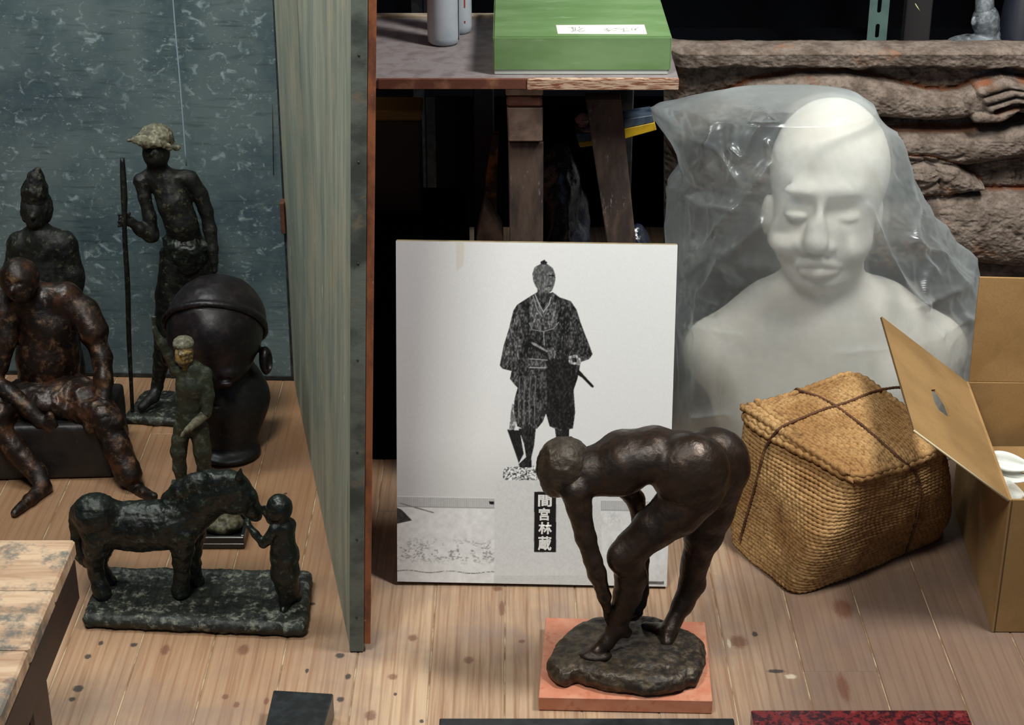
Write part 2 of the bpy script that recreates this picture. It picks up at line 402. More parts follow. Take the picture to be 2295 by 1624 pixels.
# ---------------------------------------------------------------- galvanised-looking sheet leaning at the back left
def mottled():
    t = NT('mottled_green_sheet'); v = t.coord('Object', (1, 1, 1)); vs = t.coord('Object', (1, 1, 1.35))
    c = t.mix(t.rng(t.noise(v, 5, 4), .35, .65), lin(66, 84, 92), lin(98, 114, 116))
    c = t.mix(t.rng(t.noise(v, 45, 4, .6), .45, .75, 0, .5), c, lin(98, 114, 110))
    # small pale flecks of many sizes
    n = t.noise(v, 90, 3, .6); n2 = t.noise(v, 9, 3, .6)
    f = t.math('MULTIPLY', t.rng(t.noise(t.coord('Object', (1, 1, 1.3)), 46, 3, .55, .6), .56, .74), t.rng(n2, .30, .55)); c = t.mix(t.math('MULTIPLY', f, .85), c, lin(150, 168, 172))
    f = t.math('MULTIPLY', t.rng(t.noise(t.coord('Object', (1, 1, 1.6)), 120, 3, .6, .8), .60, .72), t.rng(n2, .40, .55)); c = t.mix(t.math('MULTIPLY', f, .6), c, lin(168, 184, 186))
    d2 = t.voro(v, 5, 'F1'); c = t.mix(t.rng(t.math('ADD', d2, t.math('MULTIPLY', n, .09)), .085, .070, 0, .85), c, lin(196, 196, 170))
    hz = t.noise(t.coord('Object', (6, 6, 60)), 2.2, 4, .6)
    c = t.mix(t.rng(hz, .52, .72, 0, .4), c, lin(30, 42, 44))
    t.bump(t.noise(v, 60, 3), .15, .001)
    return t.done(c, .5, .0, .4)
M['mottled'] = mottled()
pb = thing('metal_sheet', 'mottled dark green sheet with pale flecks leaning upright behind the bronze figures', 'panel', (-.75, 3.16, 0))
A = atZ(-420, 792); B = atZ(655, 851); A = np.array([B[0]-.95, 3.17, 0]); B[2] = 0
th = np.array([-.004, .02, 0]); up = np.array([0.006, .03, 1.35])
hexa('sheet_face', [A, B, B+th, A+th, A+up, B+up, B+up+th, A+up+th], M['mottled'], pb, .002)
M['rust'] = plain('rust', lin(96, 52, 34), .8, col2=lin(60, 40, 30), sc_=60)
M['dark_edge'] = plain('dark_metal_edge', lin(26, 30, 30), .6, col2=lin(50, 54, 50), sc_=80)
e0 = B+np.array([-.001, -.004, 0]); hexa('sheet_rim', [e0, e0+(.007, 0, 0), e0+(.007, .022, 0), e0+(0, .022, 0), e0+up, e0+up+(.007, 0, 0), e0+up+(.007, .022, 0), e0+up+(0, .022, 0)], M['dark_edge'], pb)
q0 = A+(0, -.0035, 0.001); q1 = B+(-.002, -.0035, 0.001); hexa('sheet_rim', [q0, q1, q1+(0, .003, 0), q0+(0, .003, 0), q0+(0, 0, .007), q1+(0, 0, .007), q1+(0, .003, .007), q0+(0, .003, .007)], M['dark_edge'], pb)
rl = [atY(607, 5, 3.148), atY(610, 200, 3.138), atY(613, 392, 3.13)]
tube('rust_streak', rl, .0007, M['rust'], pb, 6)
wire = tube('hanging_cord', [atY(360, -420, 3.09), atY(388, 0, 3.09), atY(404, 190, 3.08), atY(418, 372, 3.07)], .0013, plain('pale_cord', lin(140, 160, 175), .5), None, 8, origin=atY(418, 372, 3.07), sub=6)
tag(wire, 'thin pale cord hanging in front of the mottled sheet above the hatted figure', 'cord')

# ---------------------------------------------------------------- divider: painted board on edge, running back into the room
def painted():
    t = NT('weathered_grey_green_paint'); v = t.coord('Object', (1, 1, 1)); st = t.coord('Object', (9, 9, 1.0)); st2 = t.coord('Object', (40, 40, 3.4))
    c = t.mix(t.rng(t.noise(st, 2.2, 5, .6), .35, .68), lin(128, 136, 124), lin(162, 165, 149))
    c = t.mix(t.rng(t.noise(st2, 2.4, 5, .62), .40, .72, 0, .6), c, lin(112, 122, 112))
    c = t.mix(t.rng(t.noise(v, 6, 4, .6), .45, .7, 0, .5), c, lin(176, 166, 140))
    sx = t.new('ShaderNodeSeparateXYZ'); t.l.new(v, sx.inputs[0])
    sc1 = t.math('MULTIPLY', t.rng(t.noise(t.coord('Object', (60, 60, 13)), 1.5, 3, .5), .70, .73), t.rng(sx.outputs[2], .75, .55))
    c = t.mix(sc1, c, lin(214, 212, 176))
    c = t.mix(t.rng(t.noise(t.coord('Object', (30, 30, 1.1)), 2.0, 3, .5), .66, .72, 0, .5), c, lin(52, 58, 50))
    t.bump(t.noise(st2, 3, 4), .3, .001)
    return t.done(c, .6, 0, .35)
M['painted'] = painted()
M['stile'] = plain('grey_painted_stile', lin(92, 100, 92), .65, col2=lin(52, 58, 54), sc_=9, lo=.4, hi=.62, stretch=(1, 1, 1.5), bump=.4, bsc=90, col3=lin(104, 92, 78), sc3=20, lo3=.58, hi3=.72)
M['batten'] = plain('orange_brown_batten', lin(134, 78, 46), .6, col2=lin(86, 48, 32), sc_=6, lo=.42, hi=.62, stretch=(4, 4, 2), bump=.3, col3=lin(168, 120, 100), sc3=60, lo3=.68, hi3=.76)
dv = thing('painted_board', 'tall weathered grey-green board standing on edge between the bronzes and the table', 'board', (-.22, 2.2, 0))
H = 1.45
fb = np.array([-.2370, 2.205, 0.001]); bb = np.array([-.418, 3.115, 0.001]); ft = fb+np.array([.058, 0, H]); bt = bb+np.array([.006, 0, H]); 
def lay(a, b): return (np.array([a, 0, 0]), np.array([b, 0, 0]))
n_, m_ = lay(.0, .019)
hexa('painted_face', [fb+(.0005, .006, 0), fb+(.019, .006, 0), bb+m_, bb+(.0005, 0, 0), ft+(.0005, .006, 0), ft+(.019, .006, 0), bt+m_, bt+(.0005, 0, 0)], M['painted'], dv)
hexa('edge_stile', [fb, fb+(.0205, 0, 0), fb+(.0205, .012, 0), fb+(-.001, .012, 0), ft, ft+(.0205, 0, 0), ft+(.0205, .012, 0), ft+(-.001, .012, 0)], M['stile'], dv, .0012)
hexa('edge_batten', [fb+(.0215, .002, .012), fb+(.031, .002, .012), bb+(.031, 0, .012), bb+(.0195, 0, .012), ft+(.0215, .002, 0), ft+(.0325, .002, 0), bt+(.031, 0, 0), bt+(.0195, 0, 0)], M['batten'], dv, .001)
for zz in (.06, .19, .33, .47, .61, .75, .89):
    p = fb+(ft-fb)*(zz/H)+np.array([.010, -.0002, 0])
    me = bpy.data.meshes.new('nail_head'); bm = bmesh.new(); bmesh.ops.create_uvsphere(bm, u_segments=8, v_segments=5, radius=.0018); bmesh.ops.translate(bm, verts=bm.verts, vec=tuple(p)); bm.to_mesh(me); bm.free()
    link('nail_head', me, M['dark_edge'], dv)
p = atY(637, 478, 3.128)
box('hinge', p[0]-.004, p[0]+.004, 3.10, 3.125, p[2]-.03, p[2]+.03, M['rust'], dv, .001)

# ---------------------------------------------------------------- low bench, near left
def bench_top():
    t = NT('bench_top_wood'); v = t.coord('Object', (3, 26, 8), 0); w_ = t.coord('Object')
    c = t.mix(t.rng(t.noise(v, 2.0, 5, .6), .35, .7), lin(184, 158, 130), lin(150, 120, 94))
    c = t.mix(t.rng(t.noise(w_, 16, 6, .7), .47, .62, 0, .9), c, lin(80, 84, 80))
    c = t.mix(t.rng(t.noise(t.coord('Object', (8, 70, 8)), 1.4, 4, .6), .5, .8, 0, .5), c, lin(128, 84, 54))
    t.bump(t.noise(v, 6, 4), .3, .001); return t.done(c, .6)
M['bench_top'] = bench_top()
M['bench_side'] = plain('bench_side_wood', lin(48, 24, 16), .5, col2=lin(24, 18, 20), sc_=12, lo=.3, hi=.7, stretch=(2, 1, 5))
bn = thing('low_bench', 'low wooden bench with stained pale top and dark side at the near left corner', 'bench', (-.9, 1.7, 0))
for i, (y0, y1) in enumerate(((1.25, 1.38), (1.383, 1.51), (1.513, 1.64), (1.643, 1.77), (1.773, 1.90), (1.903, 2.022))):
    box('top_board', -1.25, -.566-.0006*(i % 2), y0, y1, .276, .30, M['bench_top'], bn, .003)
box('apron', -.59, -.568, 1.28, 2.018, .212, .2755, M['bench_side'], bn, .003)
box('apron', -1.22, -.592, 1.996, 2.016, .212, .2755, M['bench_side'], bn, .003)
for (x0, y0) in ((-.645, 1.765), (-1.24, 1.765), (-.645, 1.28), (-1.24, 1.28)):
    box('leg', x0, x0+.075, y0, y0+.075, .001, .2755, M['bench_side'], bn, .004)
box('side_rail', -.6, -.572, 1.36, 1.76, .05, .13, M['bench_side'], bn, .003)

# ---------------------------------------------------------------- black and red stone blocks in front
def granite():
    t = NT('red_granite'); v = t.coord('Object')
    c = t.mix(t.rng(t.noise(v, 140, 3, .6), .42, .58), lin(104, 34, 36), lin(44, 22, 30))
    c = t.mix(t.rng(t.noise(v, 60, 3, .6), .55, .68, 0, .7), c, lin(132, 62, 62)); return t.done(c, .25)
p = atZ(613, 1545, .04); q = atZ(747, 1553, .04)
bl = hexa('stone_block', [(p[0]-.002, 1.90, 0.0005), (q[0]-.012, 1.90, 0.0005), (q[0], q[1], 0.0005), (p[0], p[1], 0.0005), (p[0]-.002, 1.90, .04), (q[0]-.012, 1.90, .04), (q[0], q[1], .04), (p[0], p[1], .04)], M['black'], None, .0015, origin=(p[0]+.03, 1.97, 0))
tag(bl, 'small square black stone block on the floor in front of the horse bronze', 'block')
p = atZ(985, 1608, .05); q = atZ(1645, 1611, .05)
b2 = box('stone_block', p[0], q[0], 1.84, p[1], .0005, .05, M['black'], None, .0015, origin=((p[0]+q[0])/2, 1.9, 0))
tag(b2, 'long black stone slab at the bottom edge below the orange plinth', 'block')
p = atZ(1683, 1590, .032); q = atZ(2168, 1592, .032)
b3 = box('granite_block', p[0], q[0], 1.80, p[1], .0005, .032, granite(), None, .0015, origin=((p[0]+q[0])/2, 1.9, 0))
tag(b3, 'polished dark red speckled granite slab at the bottom right', 'block')
# ================================================================== work table behind the picture
def tabletop():
    t = NT('table_top_board'); v = t.coord('Object')
    c = t.mix(t.rng(t.noise(v, 40, 4), .4, .7), lin(128, 122, 122), lin(108, 100, 100)); c = t.mix(t.rng(t.noise(v, 120, 3), .6, .75, 0, .4), c, lin(96, 60, 52))
    t.bump(t.noise(v, 300, 2), .2, .0005); return t.done(c, .75)
M['tabletop'] = tabletop()
M['leg'] = plain('rough_dark_timber', lin(84, 68, 58), .8, col2=lin(48, 38, 34), sc_=12, lo=.38, hi=.62, stretch=(3, 3, .8), bump=.4, bsc=120, col3=lin(130, 124, 122), sc3=50, lo3=.62, hi3=.75)
M['leg2'] = plain('timber_block', lin(112, 92, 80), .8, col2=lin(74, 58, 50), sc_=26, lo=.35, hi=.65, bump=.3)
M['pale_wood'] = plain('pale_sawn_wood', lin(168, 156, 134), .8, col2=lin(140, 122, 100), sc_=40)
M['brown_wood'] = plain('brown_wood_strip', lin(94, 50, 34), .7, col2=lin(60, 30, 22), sc_=20, stretch=(1, 1, 6), bump=.3)
TY = 2.60
zt = atY(1300, 176, TY)[2]; xL = atY(760, 190, TY)[0]; xR = atY(1521, 190, TY)[0]; xs = atY(1180, 190, TY)[0]
yB = 2.955
tb = thing('work_table', 'rough wooden work table on timber legs behind the framed picture', 'table', (.05, 2.75, 0))
box('table_top', -.235, xR, TY+.006, yB, zt-.017, zt, M['tabletop'], tb, .001)
box('edge_strip', -.199, xs, TY-.0, TY+.0055, zt-.0165, zt-.0005, M['edge_dark'], tb, .0008)
box('edge_strip', xs+.0006, xR, TY-.0015, TY+.0055, zt-.0175, zt, M['ply_edge'], tb, .0012)
zb = zt-.018
def front(px0, px1, py0, py1, Y, dep, name, m, bev=.0015, px0b=None, px1b=None):
    px0b = px0 if px0b is None else px0b; px1b = px1 if px1b is None else px1b
    a, b = atY(px0b, py1, Y), atY(px1b, py1, Y); c, d = atY(px1, py0, Y), atY(px0, py0, Y)
    c[2] = d[2] = min((c[2]+d[2])/2, zb-.0003)
    k = np.array([0, dep, 0])
    return hexa(name, [a, b, b+k, a+k, d, c, c+k, d+k], m, tb, bev)
front(1133, 1217, 198, 214, 2.612, .05, 'packing_piece', M['pale_wood'])
front(1135, 1215, 214.6, 240, 2.615, .05, 'cleat', M['brown_wood'], .003)
front(1136, 1217, 241, 318, 2.618, .05, 'leg_block', M['leg2'], .002, 1139, 1216)
p = atY(1138, 318.5, 2.632); 
def leg(px0, px1, py0, px0b, px1b, pyb, Y, Yb, dep, name, m):
    a, b = atY(px0b, pyb, Yb), atY(px1b, pyb, Yb); c, d = atY(px1, py0, Y), atY(px0, py0, Y)
    # continue the leg down to the floor
    t = (a[2]-.001)/(d[2]-a[2]); a2 = a-(d-a)*t; t2 = (b[2]-.001)/(c[2]-b[2]); b2 = b-(c-b)*t2; k = np.array([0, dep, 0])
    return hexa(name, [a2, b2, b2+k, a2+k, d, c, c+k, d+k], m, tb, .0015)
leg(1139, 1218, 319, 1142, 1217, 535, 2.632, 2.632, .04, 'leg', M['leg'])
leg(1312, 1392, 222, 1360, 1425, 540, 2.70, 2.70, .035, 'leg', M['leg'])
box('rail', -.22, xR-.03, 2.80, 2.82, zb-.042, zb-.0005, M['black'], tb, .001)
box('leg', -.065, -.03, 2.90, 2.94, .001, zb-.0005, M['black'], tb, .002)
box('leg', xR-.085, xR-.045, 2.90, 2.94, .001, zb-.0005, M['black'], tb, .002)
box('back_ledge', -.235, xR, 2.957, 2.975, zt-.02, zt+.004, M['pale_wood'], tb, .001)

# ---- objects on the table
M['can'] = plain('dull_white_enamel', lin(176, 184, 190), .35, col2=lin(150, 160, 170), sc_=12, lo=.4, hi=.7, bump=.05)
M['dark_line'] = plain('dark_line', lin(40, 36, 48), .5)
M['red_mark'] = plain('red_mark', lin(170, 60, 60), .6)
def can(x0, x1, pyb, label, far=0):
    Y = atZ(1000, pyb, zt)[1]; a, b = atY(x0, pyb, Y), atY(x1, pyb, Y); r = (b[0]-a[0])/2; c = ((a[0]+b[0])/2, Y+r, zt+.0005)
    o = thing('paper_tube', label, 'tube', c)
    pr = [(0, 0), (r*.8, 0), (r*.97, .004), (r, .012), (r, .30), (r*.97, .302), (r*.86, .302), (r*.86, .02), (0, .02)]
    lathe('tube_body', pr, c, M['can'], o, 40); return o, c, r
o1, c1, r1 = can(957, 1029, 107, 'front one of two grey-white upright tubes on the work table')
a = R(-18); px_ = c1[0]+r1*math.cos(a); py_ = c1[1]+r1*math.sin(a)
box('seam_line', px_-.0012, px_+.0009, py_-.0012, py_+.0006, c1[2]+.008, c1[2]+.295, M['dark_line'], o1)
o2, c2, r2 = can(1000, 1057, 80, 'grey-white tube standing behind the front tube beside the green box')
for (u, z0, z1) in ((0, .045, .060), (0, .066, .07), (0, .02, .023)):
    aa = R(-62); q = (c2[0]+r2*math.cos(aa), c2[1]+r2*math.sin(aa)); box('red_mark', q[0]-.001, q[0]+.0012, q[1]-.0008, q[1]+.0008, c2[2]+z0, c2[2]+z1, M['red_mark'], o2)

def greenmat(name, a, b, c_):
    t = NT(name); v = t.coord('Object', (1, 1, 1))
    c = t.mix(t.rng(t.noise(t.coord('Object', (1, 3, 3)), 7, 5, .6), .35, .7), a, b)
    c = t.mix(t.rng(t.noise(t.coord('Object', (1, 5, 5)), 14, 5, .65), .60, .75, 0, .5), c, c_); 
    t.bump(t.noise(v, 60, 3), .1, .001); return t.done(c, .42, 0, .4)
M['green'] = greenmat('green_box_cloth', lin(98, 130, 82), lin(116, 146, 102), lin(156, 180, 148))
M['white_card'] = plain('white_card', lin(200, 208, 200), .7)
gy = 2.618
gl, gr_ = atY(1105, 165, gy)[0], atY(1500, 165, gy)[0]; zg = zt+.0005; zg1 = atY(1300, 82, gy)[2]
gb = thing('storage_box', 'flat green lidded box with a white paper label on the work table', 'box', ((gl+gr_)/2, gy+.15, zg))
box('box_tray', gl+.002, gr_-.002, gy+.002, gy+.318, zg, zg+.02, M['white_card'], gb, .001)
box('lid', gl, gr_+.002, gy, gy+.32, zg+.0055, zg1, M['green'], gb, .0022, seg=2)
a, b = atZ(1250, 76, zg1), atZ(1450, 77, zg1); a2, b2 = atZ(1246, 57, zg1), atZ(1444, 56, zg1)
lb = hexa('paper_label', [(a[0], a[1], zg1+.0001), (b[0], b[1], zg1+.0001), (b2[0], b2[1], zg1+.0001), (a2[0], a2[1], zg1+.0001), (a[0], a[1], zg1+.0006), (b[0], b[1], zg1+.0006), (b2[0], b2[1], zg1+.0006), (a2[0], a2[1], zg1+.0006)], plain('label_paper', lin(214, 216, 208), .8), gb)
random.seed(2); ink = plain('faded_ink', lin(120, 128, 124), .8); bm = bmesh.new()
for cx in (1284, 1302, 1361, 1382, 1402, 1420):
    for _ in range(7):
        x = cx+random.uniform(-7, 7); y = 66+random.uniform(-5, 5); ang = random.choice([0, 0, 1.57, .7, -.7]); L = random.uniform(2.5, 7)
        p0 = atZ(x-L*math.cos(ang), y-.55*L*math.sin(ang), zg1+.0007); p1 = atZ(x+L*math.cos(ang), y+.55*L*math.sin(ang), zg1+.0007)
        d = (p1-p0); n = np.array([-d[1], d[0], 0]); n = n/(np.linalg.norm(n)+1e-9)*.0005
        bm.faces.new([bm.verts.new(tuple(q)) for q in (p0-n, p1-n, p1+n, p0+n)])
me = bpy.data.meshes.new('handwriting'); bm.to_mesh(me); bm.free(); hw = link('handwriting', me, ink, gb); hw['kind'] = 'stuff'

# ---- dark clutter under the table
def film(name, col, r=.28):
    return plain(name, col, r, bump=.9, bsc=24, bd=.008, col2=tuple(c*1.8 for c in col), sc_=14, coat=.3)
def blob(name, c, r, m, label, cat, seed, amp=.015, freq=18, zmin=.0005, rot=None):
    f = Field(np.array(c)-np.array(r)*1.35-.02, np.array(c)+np.array(r)*1.35+.02, .006)
    f.ell(c, r, k=.01)
    me = f.mesh(name, 1, lambda V: amp*ridged(V*freq*(1, 1, .6), 3, seed)-.3*amp)
    co = np.empty(len(me.vertices)*3, np.float32); me.vertices.foreach_get('co', co); co = co.reshape(-1, 3); co[:, 2] = np.maximum(co[:, 2], zmin); me.vertices.foreach_set('co', co.ravel())
    return tag(link(name, me, m, None, True, origin=(c[0], c[1], zmin)), label, cat)
pc = atY(1268, 430, 2.84)
blob('rubbish_bag', (pc[0]-.012, 2.86, .20), (.055, .065, .36), film('black_plastic_film', (.008, .009, .014)), 'crumpled glossy black plastic bag under the table between two timber legs', 'bag', 3, .02, 15)
pc = atY(1460, 470, 2.84)
blob('rubbish_bag', (pc[0]-.022, 2.85, .15), (.036, .055, .27), film('blue_plastic_film', (.006, .009, .02)), 'dark blue plastic bag under the table at its right end', 'bag', 9, .02, 14)
def slab(px, cols, Y0, Y1, dep, name, label, cat):
    (x0, y0), (x1, y1), (x2, y2), (x3, y3) = px          # TL TR BR BL
    o = thing(name, label, cat, (atY(x3, y3, Y0)+atY(x2, y2, Y1))/2); n = len(cols); tot = sum(c[1] for c in cols); s = 0
    for (nm, wt, m) in cols:
        t0, t1 = s/tot, (s+wt*.97)/tot; s += wt
        TL, TR, BR, BL = atY(x0, y0, Y0), atY(x1, y1, Y1), atY(x2, y2, Y1), atY(x3, y3, Y0); k = np.array([0, dep, 0])
        a, b, c, d = TL+(BL-TL)*t1, TR+(BR-TR)*t1, TR+(BR-TR)*t0, TL+(BL-TL)*t0
        hexa(nm, [a, b, b+k, a+k, d, c, c+k, d+k], m, o, .001)
    return o
yel = plain('yellow_print', lin(196, 160, 20), .5, col2=lin(150, 120, 20), sc_=40); blu = plain('grey_blue_print', lin(70, 86, 100), .5, col2=lin(30, 40, 56), sc_=40)
slab([(1398, 268), (1462, 258), (1472, 292), (1400, 312)], [('grey_band', 1, blu), ('yellow_band', 1.1, yel)], 2.79, 2.80, .05, 'printed_carton', 'yellow and grey-blue banded carton end under the right end of the table', 'carton')
slab([(1290, 300), (1330, 296), (1334, 326), (1300, 331)], [('grey_band', 1.3, blu), ('yellow_band', .8, yel)], 2.775, 2.78, .05, 'printed_carton', 'small grey-blue and yellow carton end left of the slanting table leg', 'carton')
pk = tube('crumpled_rag', [atY(1293, 270, 2.78), atY(1310, 262, 2.775), atY(1306, 285, 2.78), atY(1326, 292, 2.775)], [.006, .008, .007, .004], plain('pinkish_rag', lin(150, 110, 110), .8, col2=lin(60, 40, 50), sc_=60, bump=.6), None, 8, origin=atY(1306, 285, 2.78), sub=5)
tag(pk, 'small pinkish crumpled rag on the clutter beside the slanting table leg', 'rag')
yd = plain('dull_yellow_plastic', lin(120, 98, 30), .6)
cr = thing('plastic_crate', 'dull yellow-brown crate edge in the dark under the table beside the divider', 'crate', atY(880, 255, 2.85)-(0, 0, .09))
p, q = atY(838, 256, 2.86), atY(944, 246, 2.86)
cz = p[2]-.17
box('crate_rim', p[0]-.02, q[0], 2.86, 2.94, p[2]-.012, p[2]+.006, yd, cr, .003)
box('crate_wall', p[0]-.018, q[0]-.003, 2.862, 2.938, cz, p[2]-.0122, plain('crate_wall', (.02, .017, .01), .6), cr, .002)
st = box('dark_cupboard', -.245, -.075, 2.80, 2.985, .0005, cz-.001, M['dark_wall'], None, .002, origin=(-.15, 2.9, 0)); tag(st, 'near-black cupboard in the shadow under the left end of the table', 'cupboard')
a = atY(1068, 535, 2.72)
def wedge(name, pts, Y, dep, m, label, cat):
    P = [atY(x, y, Y) for x, y in pts]; bm = bmesh.new()
    f = bm.faces.new([bm.verts.new(tuple(p)) for p in P]); r = bmesh.ops.extrude_face_region(bm, geom=[f])
    bmesh.ops.translate(bm, verts=[g for g in r['geom'] if isinstance(g, bmesh.types.BMVert)], vec=(0, dep, 0)); bmesh.ops.recalc_face_normals(bm, faces=bm.faces)
    me = bpy.data.meshes.new(name); bm.to_mesh(me); bm.free(); o = link(name, me, m, None, origin=np.min(P, 0)); return tag(o, label, cat)
fl_y = 2.74
def floorpy(x, Y): # pixel row where that depth meets the floor
    lo, hi = 700, 1600
    for _ in range(30):
        mid = (lo+hi)/2
        if atZ(x, mid)[1] > Y: lo = mid
        else: hi = mid
    return lo
fy = floorpy(1100, 2.76)-1
wedge('timber_offcut', [(1066, fy), (1068, 535), (1085, 462), (1124, 522), (1128, 540), (1128, fy)], 2.76, .06, M['leg2'], 'timber offcut with a slanting top standing left of the vertical table leg', 'offcut')
wedge('wooden_lath', [(1088, fy), (1088, 400), (1105, 302), (1118, 302), (1113, 400), (1112, fy)], 2.83, .02, plain('lath_wood', lin(120, 78, 32), .7, col2=lin(40, 28, 18), sc_=20, lo=.45, hi=.55), 'yellow-brown lath standing in shadow left of the vertical table leg', 'lath')

# ================================================================== mounted black and white photograph
BL, BR, TR, TL = atZ(889, 1297.5, .003), atZ(1490, 1306.5, .003), None, None
TL = atY(892, 535, 2.512); TR = atY(1521, 547, 2.500)
# make it planar with a true rectangle as nearly as the four corners allow
ex = ((BR-BL)+(TR-TL)); ex /= np.linalg.norm(ex); Wb = (np.linalg.norm(BR-BL)+np.linalg.norm(TR-TL))/2
ey = ((TL-BL)+(TR-BR)); ey -= ex*(ey@ex); ey /= np.linalg.norm(ey); Hb = (np.linalg.norm(TL-BL)+np.linalg.norm(TR-BR))/2
en = np.cross(ex, ey)                       # towards the viewer
en = en if en[1] < 0 else -en
cen = (BL+BR+TR+TL)/4; c0 = cen-ex*Wb/2-ey*Hb/2; c0[2] = max(c0[2], .001)
def prt(px, py):
    px, py = np.asarray(px, float), np.asarray(py, float); x = (px-1147.5)/FPX; y = -(py-812)/FPX; c, s = math.cos(PITCH), math.sin(PITCH)
    D = np.stack([x, c+y*s, -s+y*c], -1); t = ((c0-O)@en)/(D@en); P = O+D*t[..., None]-c0
    return P@ex/Wb, P@ey/Hb
